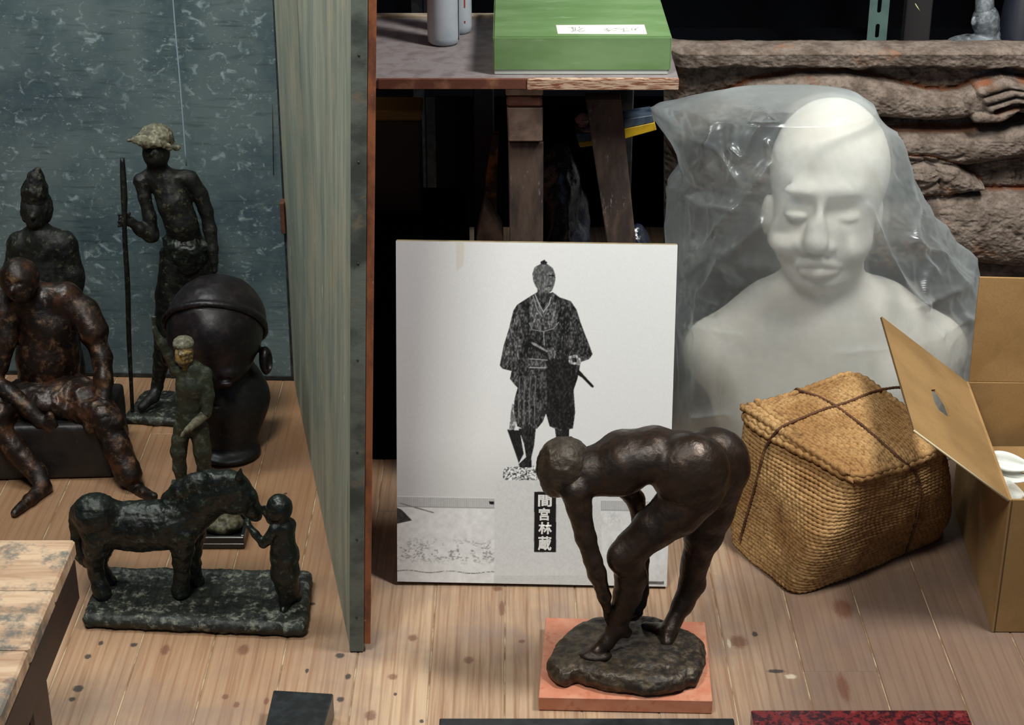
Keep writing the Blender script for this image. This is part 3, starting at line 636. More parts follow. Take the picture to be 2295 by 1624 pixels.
def make_print(nx=920, ny=1160):
    u = (np.arange(nx)+.5)/nx; v = (np.arange(ny)+.5)/ny; U, V = np.meshgrid(u, v)
    P3 = np.stack([U*4, V*5, 0*U], -1)
    fine = fbm(P3*55, 2, 3); med = fbm(P3*14, 4, 5); hz = prt(1000, 1108)[1]
    G = 233+0*U; G = G-9*sstep(.35, .0, U)-16*sstep(.45, hz, V)*1.0+3*fine
    def inside(poly, conv=True):
        pts = np.array(poly, float)
        x, y = prt(pts[:, 0], pts[:, 1]) if conv else (pts[:, 0], pts[:, 1]); m = np.zeros(U.shape, bool); n = len(pts); Wd = U+0*V
        for i in range(n):
            x0, y0, x1, y1 = x[i], y[i], x[(i+1) % n], y[(i+1) % n]
            if y0 == y1: continue
            m ^= ((y0 > V) != (y1 > V)) & (Wd < (x1-x0)*(V-y0)/(y1-y0)+x0)
        return m
    # ground
    g = V < hz; G[g] = (226+14*med+6*fine)[g]
    fence = (V < hz) & (V > prt(1000, 1130)[1]); G[fence] = (188+12*np.sign(np.sin(U*900))+6*fine)[fence]
    rl_ = np.abs(V-hz) < .0016; G[rl_] = 226
    rl_ = np.abs(V-prt(1000, 1131)[1]) < .0012; G[rl_] = 150
    dirt = (V < prt(1000, 1190)[1]) & (V > prt(1000, 1262)[1]) & (U < prt(1110, 1200)[0])
    dv_ = np.clip((fbm(P3*(40, 60, 1), 4, 9)-.02)*4, 0, 1)*sstep(prt(1000, 1190)[1], prt(1000, 1225)[1], V)*sstep(prt(1000, 1262)[1], prt(1000, 1240)[1], V)
    G[dirt] = (G-70*dv_*(fbm(P3*9,2,77)>-.1))[dirt]
    ln = (np.abs(V-prt(1000, 1275)[1]-.003*np.sin(U*40)) < .0016) & (U < prt(1110, 1200)[0]) & (fine > -.3); G[ln] = 130
    for pl, gv in (([(890, 1131), (902, 1136), (925, 1160), (890, 1168)], 55), ([(895, 1122), (900, 1121), (975, 1142), (972, 1144)], 120), ([(1096, 1117), (1108, 1118), (1108, 1125), (1098, 1124)], 25), ([(1345, 1150), (1360, 1140), (1380, 1140), (1395, 1165), (1345, 1170)], 225), ([(1440, 1296), (1487, 1296), (1487, 1303), (1450, 1303)], 110)):
        mk = inside(pl); G[mk] = (gv+24*fine+20*med)[mk]
    # pedestal
    mk = inside([(1110, 1072), (1345, 1070), (1350, 1304), (1108, 1302)]); G[mk] = (216+9*fine+4*med)[mk]
    mk = inside([(1108, 1283), (1350, 1283), (1350, 1304), (1108, 1302)]); G[mk] = (206+9*fine)[mk]
    K = lambda L: [(860+x/2.004, 520+y/2.004) for x, y in L]
    hc = fbm(P3*(60, 60, 1), 3, 21)
    mk = inside(K([(537, 1060), (550, 1045), (640, 1040), (760, 1036), (800, 1060), (800, 1104), (537, 1102)])); G[mk] = np.clip(175+330*hc, 40, 245)[mk]
    # the figure
    tex = fbm(P3*(64, 34, 1), 4, 33); tex2 = fbm(P3*(20, 9, 1), 3, 40)
    dark = lambda lo, a, b: np.clip(lo*.72+a*.85*np.maximum(tex+.08, -.12)+b*.5*tex2, 10, 235)
    parts = [
     (K([(555, 876), (612, 880), (630, 985), (607, 1028), (598, 1000)]), dark(35, 30, 10)),
     (K([(578, 760), (594, 770), (596, 830), (590, 878), (564, 878), (572, 800)]), dark(170, 160, 60)),
     (K([(606, 872), (684, 872), (676, 950), (664, 1000), (666, 1046), (612, 1046), (606, 1032), (640, 1000), (630, 940)]), dark(40, 70, 20)),
     (K([(768, 870), (834, 870), (830, 950), (780, 955)]), dark(40, 60, 20)),
     (K([(690, 262), (655, 283), (600, 318), (583, 345), (562, 430), (540, 500), (522, 590), (535, 605), (575, 615), (568, 650), (585, 672), (602, 690), (588, 740), (585, 790), (600, 862), (640, 880), (690, 872), (715, 842), (729, 806), (745, 862), (790, 882), (850, 872), (860, 800), (853, 700), (870, 650), (885, 575), (922, 562), (938, 540), (915, 480), (885, 400), (866, 340), (840, 302), (790, 285), (760, 262), (720, 272)]), dark(52, 120, 70)),
     (K([(720, 560), (865, 560), (862, 640), (850, 720), (856, 800), (846, 868), (795, 876), (748, 858), (729, 804), (735, 700), (725, 600)]), dark(32, 60, 20)),
     (K([(583, 345), (562, 430), (522, 590), (560, 608), (610, 560), (640, 420), (630, 330)]), dark(74, 150, 70)),
     (K([(860, 350), (838, 470), (850, 560), (922, 562), (938, 540), (912, 470)]), dark(52, 120, 40)),
     (K([(655, 300), (660, 420), (715, 436), (780, 405), (775, 310), (740, 290), (716, 350), (690, 285)]), dark(90, 150, 70)),
     (K([(640, 560), (725, 560), (735, 600), (650, 604)]), dark(82, 150, 40)),
     (K([(606, 690), (655, 620), (700, 620), (680, 740), (640, 860), (604, 850)]), dark(72, 140, 50)),
     (K([(690, 245), (745, 262), (752, 285), (716, 312), (692, 285)]), dark(70, 120, 30)),
     (K([(668, 180), (678, 150), (705, 136), (735, 136), (760, 155), (770, 182), (772, 205), (766, 232), (756, 256), (740, 268), (702, 262), (682, 236), (672, 212)]), dark(118, 110, 50)),
     (K([(706, 137), (704, 126), (722, 117), (736, 130), (728, 140)]), dark(40, 60, 20)),
     (K([(700, 142), (740, 142), (752, 165), (700, 172)]), dark(128, 90, 40)),
     (K([(740, 184), (766, 186), (766, 192), (742, 191)]), dark(26, 20, 10)),
     (K([(734, 234), (754, 232), (752, 237), (736, 239)]), dark(26, 20, 10)),
     (K([(752, 196), (766, 205), (768, 222), (756, 222)]), dark(120, 60, 30)),
     (K([(662, 490), (672, 486), (742, 530), (758, 552), (748, 560), (730, 548), (662, 506)]), dark(30, 40, 10)),
     (K([(664, 486), (676, 488), (740, 526), (736, 532), (668, 496)]), dark(190, 60, 10)),
     (K([(736, 512), (760, 508), (772, 528), (768, 556), (748, 566), (736, 545)]), dark(120, 180, 60)),
     (K([(830, 548), (862, 542), (886, 562), (882, 588), (838, 584), (830, 570)]), dark(190, 170, 60)),
     (K([(846, 556), (866, 556), (868, 576), (848, 576)]), dark(40, 80, 20)),
     (K([(868, 612), (880, 612), (905, 640), (944, 682), (940, 690), (930, 686), (890, 645), (866, 630)]), dark(26, 30, 10)),
     (K([(588, 620), (605, 612), (612, 650), (600, 668), (586, 660)]), dark(70, 120, 40)),
    ]
    # soft edge of exposure around the figure is part of the print's tones, so only shapes are filled
    for pl, val in parts: mk = inside(pl); G[mk] = val[mk]
    def line(pts, wd, gv):
        Q = np.array(K(pts)); x, y = prt(Q[:, 0], Q[:, 1])
        for i in range(len(x)-1):
            ax, ay, bx, by = x[i], y[i]*Hb/Wb, x[i+1], y[i+1]*Hb/Wb; L = (bx-ax)**2+(by-ay)**2
            t = np.clip(((U-ax)*(bx-ax)+(V*Hb/Wb-ay)*(by-ay))/L, 0, 1); d = np.hypot(U-ax-t*(bx-ax), V*Hb/Wb-ay-t*(by-ay)); G[d < wd] = gv
    line([(680, 272), (700, 320), (718, 352), (742, 318), (752, 285)], .0017, 168); line([(672, 280), (690, 340), (712, 372)], .0016, 150)
    line([(655, 400), (668, 430), (718, 438), (762, 425), (786, 398)], .0014, 140); line([(655, 560), (735, 566)], .0016, 150); line([(655, 600), (730, 600)], .0016, 170)
    line([(650, 300), (650, 440), (646, 560)], .0016, 14); line([(815, 320), (812, 430), (800, 540)], .0016, 18); line([(718, 440), (722, 500)], .0014, 160)
    for q in range(7): line([(612+q*12, 640), (600+q*12+6, 760), (606+q*12, 850)], .0011, 24 if q % 2 else 120)
    mk = inside([(1197.5, 1096), (1246.5, 1096), (1246.5, 1231), (1197, 1231)]); G[mk] = 24
    # faint stain strip near the top left
    Cc = np.stack([G, G, G], -1); mk = inside([(1023, 540), (1041, 540), (1040, 590), (1024, 606)]); Cc[mk] = Cc[mk]*(.965, .95, .91)
    Cc = Cc*(.985, 1.0, 1.0); Cc = np.clip(Cc/255, 0, 1); L = np.where(Cc <= .04045, Cc/12.92, ((Cc+.055)/1.055)**2.4)
    q = lambda a: (a[0::2, 0::2]+a[1::2, 0::2]+a[0::2, 1::2]+a[1::2, 1::2])/4
    return q(U), q(V), np.stack([q(L[..., k]) for k in range(3)], -1)
U, V, L = make_print(); ny, nx = U.shape
Pp = c0+U[..., None]*Wb*ex+V[..., None]*Hb*ey+en*.0126
# stretch the outer ring to the sheet's very edge
Pp[0, :] -= ey*Hb*.5/ny; Pp[-1, :] += ey*Hb*.5/ny; Pp[:, 0] -= ex*Wb*.5/nx; Pp[:, -1] += ex*Wb*.5/nx
ii = (np.arange(ny-1)[:, None]*nx+np.arange(nx-1)[None]).ravel(); Fq = np.stack([ii, ii+1, ii+nx+1, ii+nx], -1)
me = mesh_np(Pp.reshape(-1, 3), Fq, 'photo_print'); ca = me.color_attributes.new('tone', 'FLOAT_COLOR', 'POINT')
ca.data.foreach_set('color', np.concatenate([L.reshape(-1, 3), np.ones((nx*ny, 1))], 1).astype(np.float32).ravel())
t = NT('photographic_print'); at = t.new('ShaderNodeAttribute', attribute_name='tone'); gn = t.noise(t.coord('Object'), 900, 2)
pm = t.done(t.mix(t.rng(gn, .3, .7, 0, .05), at.outputs['Color'], (.02, .02, .02)), .45, 0, .4)
ph = thing('mounted_photograph', 'large black and white photo of a robed swordsman statue on a pale board', 'picture', c0+ex*Wb/2)
link('photo_print', me, pm, ph)
k = -en
c0b = c0+en*.0122
hexa('backing_board', [c0, c0+ex*Wb, c0b+ex*Wb, c0b, c0+ey*Hb, c0+ex*Wb+ey*Hb, c0b+ex*Wb+ey*Hb, c0b+ey*Hb], plain('backing_board', lin(150, 138, 104), .8, col2=lin(110, 98, 70), sc_=30), ph, .0006)
# raised name on the plaque: four characters
white = plain('white_lettering', lin(224, 226, 224), .6)
for ch, cyp, hpx, cx in (('間', 1116, 27, 1221.5), ('宮', 1146, 29, 1220), ('林', 1177, 28, 1222), ('蔵', 1211, 33, 1221)):
    cu = bpy.data.curves.new('character', 'FONT'); cu.body = ch; cu.align_x = 'CENTER'; cu.align_y = 'CENTER'; cu.size = 1; cu.offset = .032; cu.extrude = .0; cu.resolution_u = 3
    ob = bpy.data.objects.new('tmp', cu); C.objects.link(ob); bpy.context.view_layer.update()
    me = bpy.data.meshes.new_from_object(ob); bpy.data.objects.remove(ob)
    n = len(me.vertices); co = np.empty(n*3, np.float32); me.vertices.foreach_get('co', co); co = co.reshape(-1, 3)
    if n == 0: continue
    lo, hi = co.min(0), co.max(0); cc = (lo+hi)/2; x = (co[:, 0]-cc[0])/(hi[0]-lo[0]); y = (co[:, 1]-cc[1])/(hi[1]-lo[1])
    u0, v0 = prt(cx, cyp); wpx = 31 if ch != '宮' else 25
    sw, sh = wpx/615*Wb, hpx/760*Hb
    P = c0+(u0*Wb+x*sw)[:, None]*ex+(v0*Hb+y*sh)[:, None]*ey+en*.0131
    me.vertices.foreach_set('co', P.astype(np.float32).ravel())
    # face the viewer
    me.update(); 
    me.materials.clear(); link('character', me, white, ph)

# ================================================================== bending bronze on its orange plinth
def terracotta():
    t = NT('orange_plinth'); v = t.coord('Object')
    c = t.mix(t.rng(t.noise(v, 30, 4, .6), .35, .65), lin(190, 120, 92), lin(200, 140, 112)); c = t.mix(t.rng(t.noise(v, 70, 4, .6), .54, .7, 0, .6), c, lin(172, 94, 64)); return t.done(c, .55)
pz = .022
a, b, c_, d = atZ(1207, 1562, pz), atZ(1597, 1570, pz), atZ(1580, 1393, pz), atZ(1223, 1383, pz)
pl = thing('plinth', 'square orange-red terracotta plinth under the bending bronze nude', 'plinth', (a+b+c_+d)/4*(1, 1, 0))
lo_ = [np.array([p[0], p[1], .0005]) for p in (a, b, c_, d)]
pmm = terracotta()
hexa('plinth_slab', lo_+[np.array([p[0], p[1], pz]) for p in (a, b, c_, d)], pmm, pl, .0008)
# bronze
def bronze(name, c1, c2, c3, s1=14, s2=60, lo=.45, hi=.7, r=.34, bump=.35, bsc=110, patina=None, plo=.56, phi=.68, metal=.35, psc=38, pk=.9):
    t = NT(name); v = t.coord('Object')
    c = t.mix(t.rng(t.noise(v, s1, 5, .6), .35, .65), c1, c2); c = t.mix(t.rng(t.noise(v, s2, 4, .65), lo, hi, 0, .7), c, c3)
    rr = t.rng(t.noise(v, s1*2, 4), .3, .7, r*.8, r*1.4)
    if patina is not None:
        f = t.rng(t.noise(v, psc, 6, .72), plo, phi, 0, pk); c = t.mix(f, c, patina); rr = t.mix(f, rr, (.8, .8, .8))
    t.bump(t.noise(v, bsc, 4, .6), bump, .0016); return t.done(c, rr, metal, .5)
M['bronze_brown'] = bronze('brown_bronze', lin(50, 38, 29), lin(33, 26, 22), lin(68, 52, 40), r=.38, bump=.5, bsc=150, metal=.45, lo=.4, hi=.8)
M['bronze_rock'] = bronze('brown_bronze_ground', lin(60, 52, 42), lin(38, 33, 30), lin(104, 90, 70), r=.42, bump=1.0, bsc=120, s2=90, lo=.4, metal=.4)
M['bronze_hair'] = bronze('dull_bronze_hair', lin(58, 50, 40), lin(44, 38, 32), lin(78, 70, 56), r=.5, bump=.9, bsc=160, metal=.3)
J = Jf((1150, 930, 2.34))
bs = thing('bending_figure_bronze', 'dark brown bronze nude bending down to its foot on a rough base', 'sculpture', (atZ(1400, 1470, pz)[0], 2.16, pz+.0005))
# ground
rk = Field((.03, 2.03, .012), (.30, 2.30, .12), .0022)
outl = [(180, 1300), (205, 1250), (240, 1180), (300, 1120), (380, 1078), (480, 1055), (620, 1050), (740, 1052), (840, 1090), (920, 1130), (1000, 1180), (1000, 1280), (975, 1350), (900, 1440), (760, 1465), (660, 1455), (500, 1440), (350, 1400), (250, 1365)]
outl = [tuple(q[:2]) for q in spline([(x, y, 0) for x, y in outl+outl[:1]], 3)[:-1]]
oc = [(1150+x/2.34, 930+y/2.34) for x, y in outl]
pts = [atZ(x, y, pz+.004) if y > 930+1350/2.34 else atZ(x, y, pz+.024) for x, y in oc]; cc = np.mean(pts, 0)
rx = (max(p[0] for p in pts)-min(p[0] for p in pts))/2; ry = (max(p[1] for p in pts)-min(p[1] for p in pts))/2; mx = (max(p[0] for p in pts)+min(p[0] for p in pts))/2; my = (max(p[1] for p in pts)+min(p[1] for p in pts))/2
for i in range(len(pts)):
    q = pts[i]; a0 = np.array([mx, my, pz+.012]); e = np.array([q[0], q[1], pz+.012]); e = a0+(e-a0)*(1-.013/np.linalg.norm(e-a0)); rk.cap(a0, e, .0135, .0125, .006)
for i in range(len(pts)):
    q, q2 = pts[i], pts[(i+1) % len(pts)]; a0 = np.array([mx, my, 0]); e1 = a0+(q*(1, 1, 0)-a0)*.86+(0, 0, pz+.013); e2 = a0+(q2*(1, 1, 0)-a0)*.86+(0, 0, pz+.013); rk.cap(e1, e2, .013, .013, .006); e1 = a0+(q*(1, 1, 0)-a0)*.5+(0, 0, pz+.014); rk.cap(e1, e2, .013, .013, .006)
rk.box((mx, my, pz+.014), (rx*.62, ry*.60, .013), k=.01)
rkm = rk.mesh('ground', 1, lambda V: .0024*ridged(V*(45, 45, 70), 3, 2)+.0030*fbm(V*(38, 38, 60), 4, 4)-.0012)
co = np.empty(len(rkm.vertices)*3, np.float32); rkm.vertices.foreach_get('co', co); co = co.reshape(-1, 3); co[:, 2] = np.maximum(co[:, 2], pz+.0006); rkm.vertices.foreach_set('co', co.ravel())
link('ground', rkm, M['bronze_rock'], bs, True)
f = Field((.01, 2.02, .02), (.34, 2.33, .45), .0021)
NY, FY = 2.135, 2.185     # near and far side
# torso
f.chain([J(985, 290, 2.165, 165), J(900, 250, 2.160, 150), J(740, 205, 2.155, 132), J(580, 232, 2.155, 140), J(450, 290, 2.155, 125)], .012, sq=1.25)
f.ell(J(560, 320, 2.145)[0], (.034, .030, .026), k=.012)
# buttocks
f.ell(J(925, 290, 2.135)[0], (.054, .044, .052), k=.005); f.ell(J(1050, 265, 2.198)[0], (.052, .044, .056), k=.006)
# shoulders, neck
f.chain([J(330, 370, NY, 86), J(400, 290, 2.15, 105), J(470, 250, 2.185, 90)], .012)
f.chain([J(370, 270, 2.155, 62), J(300, 275, 2.15, 58)], .006)
# near arm
f.chain([J(330, 400, 2.125, 84), J(345, 480, 2.122, 66), J(380, 640, 2.115, 53), J(418, 760, 2.112, 46), J(440, 830, 2.112, 48), J(478, 950, 2.118, 34), J(494, 1020, 2.122, 24)], .006)
for i, (dx, dy, L) in enumerate(((0, 0, 60), (10, 4, 66), (20, 4, 62), (30, 2, 50))):
    f.chain([J(484+dx*.6, 1010+dy, 2.120+i*.003, 13), J(484+dx, 1050+dy, 2.122+i*.003, 11), J(494+dx, 1010+L+dy+18, 2.128+i*.003, 8)], .0018)
f.chain([J(488, 990, 2.124, 12), J(508, 1040, 2.13, 9)], .002)
# far arm
f.chain([J(560, 340, 2.20, 70), J(640, 440, 2.205, 48), J(668, 560, 2.205, 42), J(676, 760, 2.2, 38), J(678, 920, 2.19, 32), J(672, 990, 2.182, 30)], .006)
for i in range(4): f.chain([J(672-i*10, 1000, 2.180, 14), J(668-i*14, 1040+i*4, 2.174, 13), J(650-i*12, 1066+i*3, 2.166, 10)], .0018)
# near leg
f.chain([J(950, 400, 2.14, 150), J(860, 500, 2.135, 132), J(740, 590, 2.13, 108), J(630, 690, 2.128, 88), J(600, 760, 2.128, 84)], .009)
f.ell(J(560, 745, 2.12)[0], (.018, .018, .022), k=.008)
f.chain([J(602, 760, 2.13, 84), J(618, 850, 2.135, 82), J(600, 940, 2.137, 72), J(568, 1030, 2.137, 56), J(548, 1105, 2.137, 50)], .008)
f.chain([J(548, 1105, 2.137, 50), J(590, 1135, 2.143, 36)], .007)
f.chain([J(540, 1120, 2.137, 46), J(490, 1188, 2.131, 40), J(440, 1236, 2.124, 32), J(395, 1252, 2.121, 20)], .006, sq=1.2)
f.ell(J(432, 1258, 2.120)[0], (.0235, .014, .0065), k=.002)
for i in range(5): f.chain([J(425+i*17, 1242+i*3, 2.120+.0035*i, 15-i), J(378+i*22, 1258+i*4, 2.116+.003*i, 14-i*1.2)], .0015)
# far leg
f.chain([J(1060, 390, 2.205, 140), J(1035, 500, 2.205, 120), J(1000, 620, 2.205, 100), J(958, 760, 2.203, 70), J(945, 810, 2.205, 66)], .009)
f.chain([J(945, 810, 2.205, 66), J(940, 880, 2.205, 68), J(890, 990, 2.195, 54), J(840, 1080, 2.18, 42), J(815, 1130, 2.17, 42)], .007)
f.chain([J(815, 1130, 2.17, 44), J(808, 1195, 2.155, 36)], .006); f.chain([J(820, 1130, 2.17, 42), J(765, 1128, 2.185, 38), J(700, 1106, 2.192, 26)], .006)
for i in range(5): f.chain([J(720+i*4, 1108+i*9, 2.19-.0015*i, 14), J(680+i*7, 1100+i*11, 2.19-.0015*i, 12)], .0015)
# head base, face looking down
f.ell(J(262, 290, 2.15)[0], (.028, .031, .036), k=.006); f.ell(J(225, 350, 2.148)[0], (.016, .02, .022), k=.006)
f.cap(*[J(205, 335, 2.135)[0], J(192, 362, 2.13)[0]], .005, .004, .004)
link('body', f.mesh('body', 2, lambda V: .0009*fbm(V*55, 3, 8)+.0004*fbm(V*180, 2, 3)), M['bronze_brown'], bs, True)
g = Field((.0, 2.05, .22), (.12, 2.24, .42), .0018)
g.ell(J(262, 262, 2.15)[0], (.0345, .037, .0385), k=.006); g.ell(J(215, 300, 2.155)[0], (.021, .030, .034), k=.01); g.ell(J(300, 225, 2.16)[0], (.024, .03, .024), k=.01)
link('hair', g.mesh('hair', 1, lambda V: .0024*ridged(V*(70, 70, 50), 3, 5)-.0005), M['bronze_hair'], bs, True)
# ================================================================== bronzes on the left
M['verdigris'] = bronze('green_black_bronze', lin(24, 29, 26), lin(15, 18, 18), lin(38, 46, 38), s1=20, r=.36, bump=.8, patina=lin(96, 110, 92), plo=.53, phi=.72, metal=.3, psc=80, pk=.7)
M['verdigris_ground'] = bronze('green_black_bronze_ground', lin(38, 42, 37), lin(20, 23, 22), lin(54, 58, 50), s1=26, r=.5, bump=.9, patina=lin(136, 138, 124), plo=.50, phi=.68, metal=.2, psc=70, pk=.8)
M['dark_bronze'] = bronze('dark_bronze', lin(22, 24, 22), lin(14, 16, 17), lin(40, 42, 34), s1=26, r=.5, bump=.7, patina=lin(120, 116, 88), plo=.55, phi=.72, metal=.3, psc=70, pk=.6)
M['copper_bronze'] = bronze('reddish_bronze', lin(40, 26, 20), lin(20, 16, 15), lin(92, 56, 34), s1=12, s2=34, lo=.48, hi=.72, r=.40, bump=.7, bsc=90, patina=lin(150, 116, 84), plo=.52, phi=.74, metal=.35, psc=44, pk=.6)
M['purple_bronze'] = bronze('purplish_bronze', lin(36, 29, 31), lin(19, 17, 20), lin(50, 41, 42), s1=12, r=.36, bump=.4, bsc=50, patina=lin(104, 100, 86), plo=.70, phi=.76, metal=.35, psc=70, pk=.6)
M['yellow_wash'] = bronze('ochre_stained_bronze', lin(140, 108, 50), lin(66, 54, 34), lin(170, 160, 128), s1=110, s2=140, r=.6, bump=.6, metal=.1)
M['worn'] = bronze('worn_grey_bronze', lin(120, 116, 96), lin(70, 70, 58), lin(150, 144, 120), s1=70, s2=110, r=.6, bump=.8, metal=.15)

# ---------------------------------------------------------------- standing man with hat and staff
J = Jf((240, 270, 4.64)); Pj = Jf()
hm = thing('staff_bearer_bronze', 'thin green-black bronze man in a ragged hat holding a tall staff', 'sculpture', (atY(360, 900, 2.985)[0], 2.985, 0))
Yh = 2.985
f = Field((-.76, 2.87, 0.0), (-.46, 3.07, .60), .0022)
f.chain([J(480, 600, Yh, 110), J(640, 700, Yh, 150), J(700, 860, Yh-.01, 165), J(770, 1060, Yh-.012, 160), J(810, 1240, Yh, 178)], .012, sq=.85)
f.chain([J(340, 620, Yh-.005, 62), J(480, 580, Yh, 78), J(620, 590, Yh, 90), J(860, 590, Yh, 76)], .008)       # shoulder line
f.chain([J(545, 560, Yh, 95), J(515, 440, Yh, 104)], .008)                                                         # neck
f.ell(J(510, 325, Yh-.01)[0], (.0235, .026, .028), k=.006); f.ell(J(500, 370, Yh-.02)[0], (.016, .016, .018), k=.006)
f.cap(J(470, 330, Yh-.034)[0], J(462, 350, Yh-.037)[0], .004, .005, .003)
# arm with the staff
f.chain([J(345, 640, Yh-.008, 66), J(390, 800, Yh-.01, 64), J(440, 1000, Yh-.015, 66), J(462, 1190, Yh-.02, 78)], .006)
f.chain([J(462, 1190, Yh-.02, 78), J(350, 1130, Yh-.028, 66), J(250, 1060, Yh-.035, 44), J(200, 1030, Yh-.038, 44)], .006)
for i in range(4):
    y = 985+i*34; f.chain([J(215, y+4, Yh-.040, 17), J(165, y, Yh-.048, 16), J(120, y-4+i*4, Yh-.044, 14), J(128, y+6, Yh-.034, 12)], .0014)
f.chain([J(215, 990, Yh-.036, 18), J(238, 965, Yh-.038, 13)], .0018)
# hanging arm
f.chain([J(875, 620, Yh, 80), J(960, 760, Yh+.004, 82), J(1030, 940, Yh+.004, 70), J(1072, 1140, Yh, 66), J(1098, 1340, Yh-.01, 54), J(1112, 1470, Yh-.014, 46)], .006)
f.chain([J(1112, 1470, Yh-.014, 40), J(1120, 1560, Yh-.018, 30)], .003)
# legs
f.chain([Pj(398, 585, Yh, 40), Pj(384, 660, Yh-.005, 34), Pj(372, 745, Yh-.008, 26), Pj(364, 800, Yh-.002, 20), Pj(352, 862, Yh, 12)], .006)
f.chain([Pj(440, 590, Yh+.01, 40), Pj(448, 680, Yh+.012, 32), Pj(450, 760, Yh+.015, 24), Pj(452, 880, Yh+.02, 14)], .006)
f.chain([Pj(352, 868, Yh, 13), Pj(344, 888, Yh-.012, 13), Pj(318, 912, Yh-.035, 10)], .005)
f.chain([Pj(455, 880, Yh+.02, 13), Pj(448, 900, Yh-.0, 11)], .005)
bd = f.mesh('body', 1, lambda V: .0016*fbm(V*60, 4, 8)+.0006*ridged(V*90, 2, 4)); link('body', bd, M['dark_bronze'], hm, True)
f = Field((-.70, 2.86, .16), (-.46, 3.08, .42), .0022)       # ragged loincloth
for i, (x, y, rr) in enumerate(((640, 1240, 66), (740, 1250, 80), (860, 1260, 84), (960, 1290, 74), (1010, 1360, 60), (700, 1330, 70), (620, 1380, 50), (820, 1370, 90), (920, 1400, 80), (760, 1440, 76), (860, 1480, 66), (660, 1480, 60), (600, 1560, 50), (690, 1560, 56))):
    pass
f.chain([J(620, 1260, Yh-.01, 50), J(740, 1330, Yh-.022, 70), J(880, 1350, Yh-.02, 80), J(1010, 1300, Yh-.006, 70)], .01); f.chain([J(610, 1380, Yh-.008, 60), J(740, 1430, Yh-.02, 80), J(900, 1440, Yh-.016, 90), J(1020, 1400, Yh, 70)], .01); f.chain([J(800, 1250, Yh, 180), J(830, 1430, Yh, 190)], .01); f.chain([J(600, 1500, Yh-.008, 50), J(640, 1600, Yh-.01, 50), J(660, 1720, Yh-.01, 46)], .01)
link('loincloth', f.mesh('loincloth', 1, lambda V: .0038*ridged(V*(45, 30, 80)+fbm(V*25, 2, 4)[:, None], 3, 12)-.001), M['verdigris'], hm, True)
f = Field((-.72, 2.85, .45), (-.52, 3.08, .62), .0018)       # hat
f.ell(J(505, 175, Yh)[0], (.029, .034, .022), k=.008)
f.chain([J(230, 205, Yh-.02, 18), J(310, 200, Yh-.03, 34), J(420, 235, Yh-.042, 36), J(540, 235, Yh-.040, 26), J(640, 275, Yh-.03, 24), J(730, 282, Yh-.015, 24)], .006)
f.chain([J(300, 190, Yh+.0, 40), J(430, 150, Yh+.03, 40), J(600, 160, Yh+.03, 40), J(690, 260, Yh, 24)], .008); f.chain([J(380, 220, Yh-.03, 46), J(420, 190, Yh-.02, 60)], .008)
link('hat', f.mesh('hat', 1, lambda V: .004*ridged(V*75, 3, 7)-.0012), M['worn'], hm, True)
yb = atZ(360, 918)[1]
st_ = [J(158, 392, Yh-.040)[0], J(168, 600, Yh-.043)[0], J(178, 820, Yh-.046)[0], J(180, 1040, Yh-.048)[0], J(188, 1300, Yh-.046)[0], Pj(286, 640, Yh-.044)[0], Pj(289, 760, Yh-.040)[0], Pj(294, 860, Yh-.035)[0]]
e_ = atZ(297, 926, .012); st_.append(e_)
tube('staff', st_, [.0040, .0056, .0058, .0042, .0045, .0048, .0044, .0036, .0035], M['dark_bronze'], hm, 10, sub=5)
f = Field((-.76, 2.86, -.004), (-.46, 3.09, .05), .0025)
f.box((-.620, 2.985, .007), (.082, .060, .007), rot=Matrix.Rotation(R(-8), 3, 'Z'), rd=.006); f.cap((-.69, 2.955, .006), (-.65, 2.935, .007), .009, .009)
me = f.mesh('base_plate', 1, lambda V: .002*ridged(V*40, 3, 5)*(V[:, 2] > .004)); link('base_plate', me, M['verdigris_ground'], hm, True)

# ---------------------------------------------------------------- robed figure with tall pointed hair, behind
rf = thing('robed_figure_bronze', 'dark green-brown bronze figure with a tall pointed hairstyle behind the seated man', 'sculpture', (atY(95, 800, 2.98)[0], 2.98, 0))
Yr = 2.975
f = Field((-.92, 2.87, -.002), (-.64, 3.10, .44), .0026)
f.ell(Pj(80, 470, Yr)[0], (.023, .027, .030), k=.006); f.ell(Pj(78, 495, Yr-.012)[0], (.015, .016, .014), k=.006)
f.cap(Pj(74, 478, Yr-.024)[0], Pj(73, 486, Yr-.031)[0], .004, .005, .003)
f.chain([Pj(84, 505, Yr, 20), Pj(88, 530, Yr, 24)], .006)
f.chain([Pj(48, 545, Yr, 26), Pj(88, 530, Yr, 26), Pj(138, 545, Yr, 30)], .01)
f.chain([Pj(95, 560, Yr, 52), Pj(98, 620, Yr, 62), Pj(100, 700, Yr, 72)], .012, sq=.75)
f.chain([Pj(42, 550, Yr, 26), Pj(38, 610, Yr-.005, 28), Pj(50, 690, Yr-.02, 28)], .01); f.chain([Pj(146, 552, Yr, 28), Pj(156, 620, Yr-.005, 30), Pj(152, 700, Yr-.02, 28)], .01)
a = Pj(100, 700, Yr)[0]; f.cap(a, (a[0], Yr, .01), .052, .066, .012, sq=.8)
f.box((a[0], Yr, .006), (.075, .06, .006), rd=.004)
link('body', f.mesh('body', 1, lambda V: .0022*fbm(V*(55, 55, 30), 4, 18)+.0018*ridged(V*(70, 50, 26), 3, 4)), M['dark_bronze'], rf, True)
f = Field((-.86, 2.90, .37), (-.72, 3.05, .52), .002)
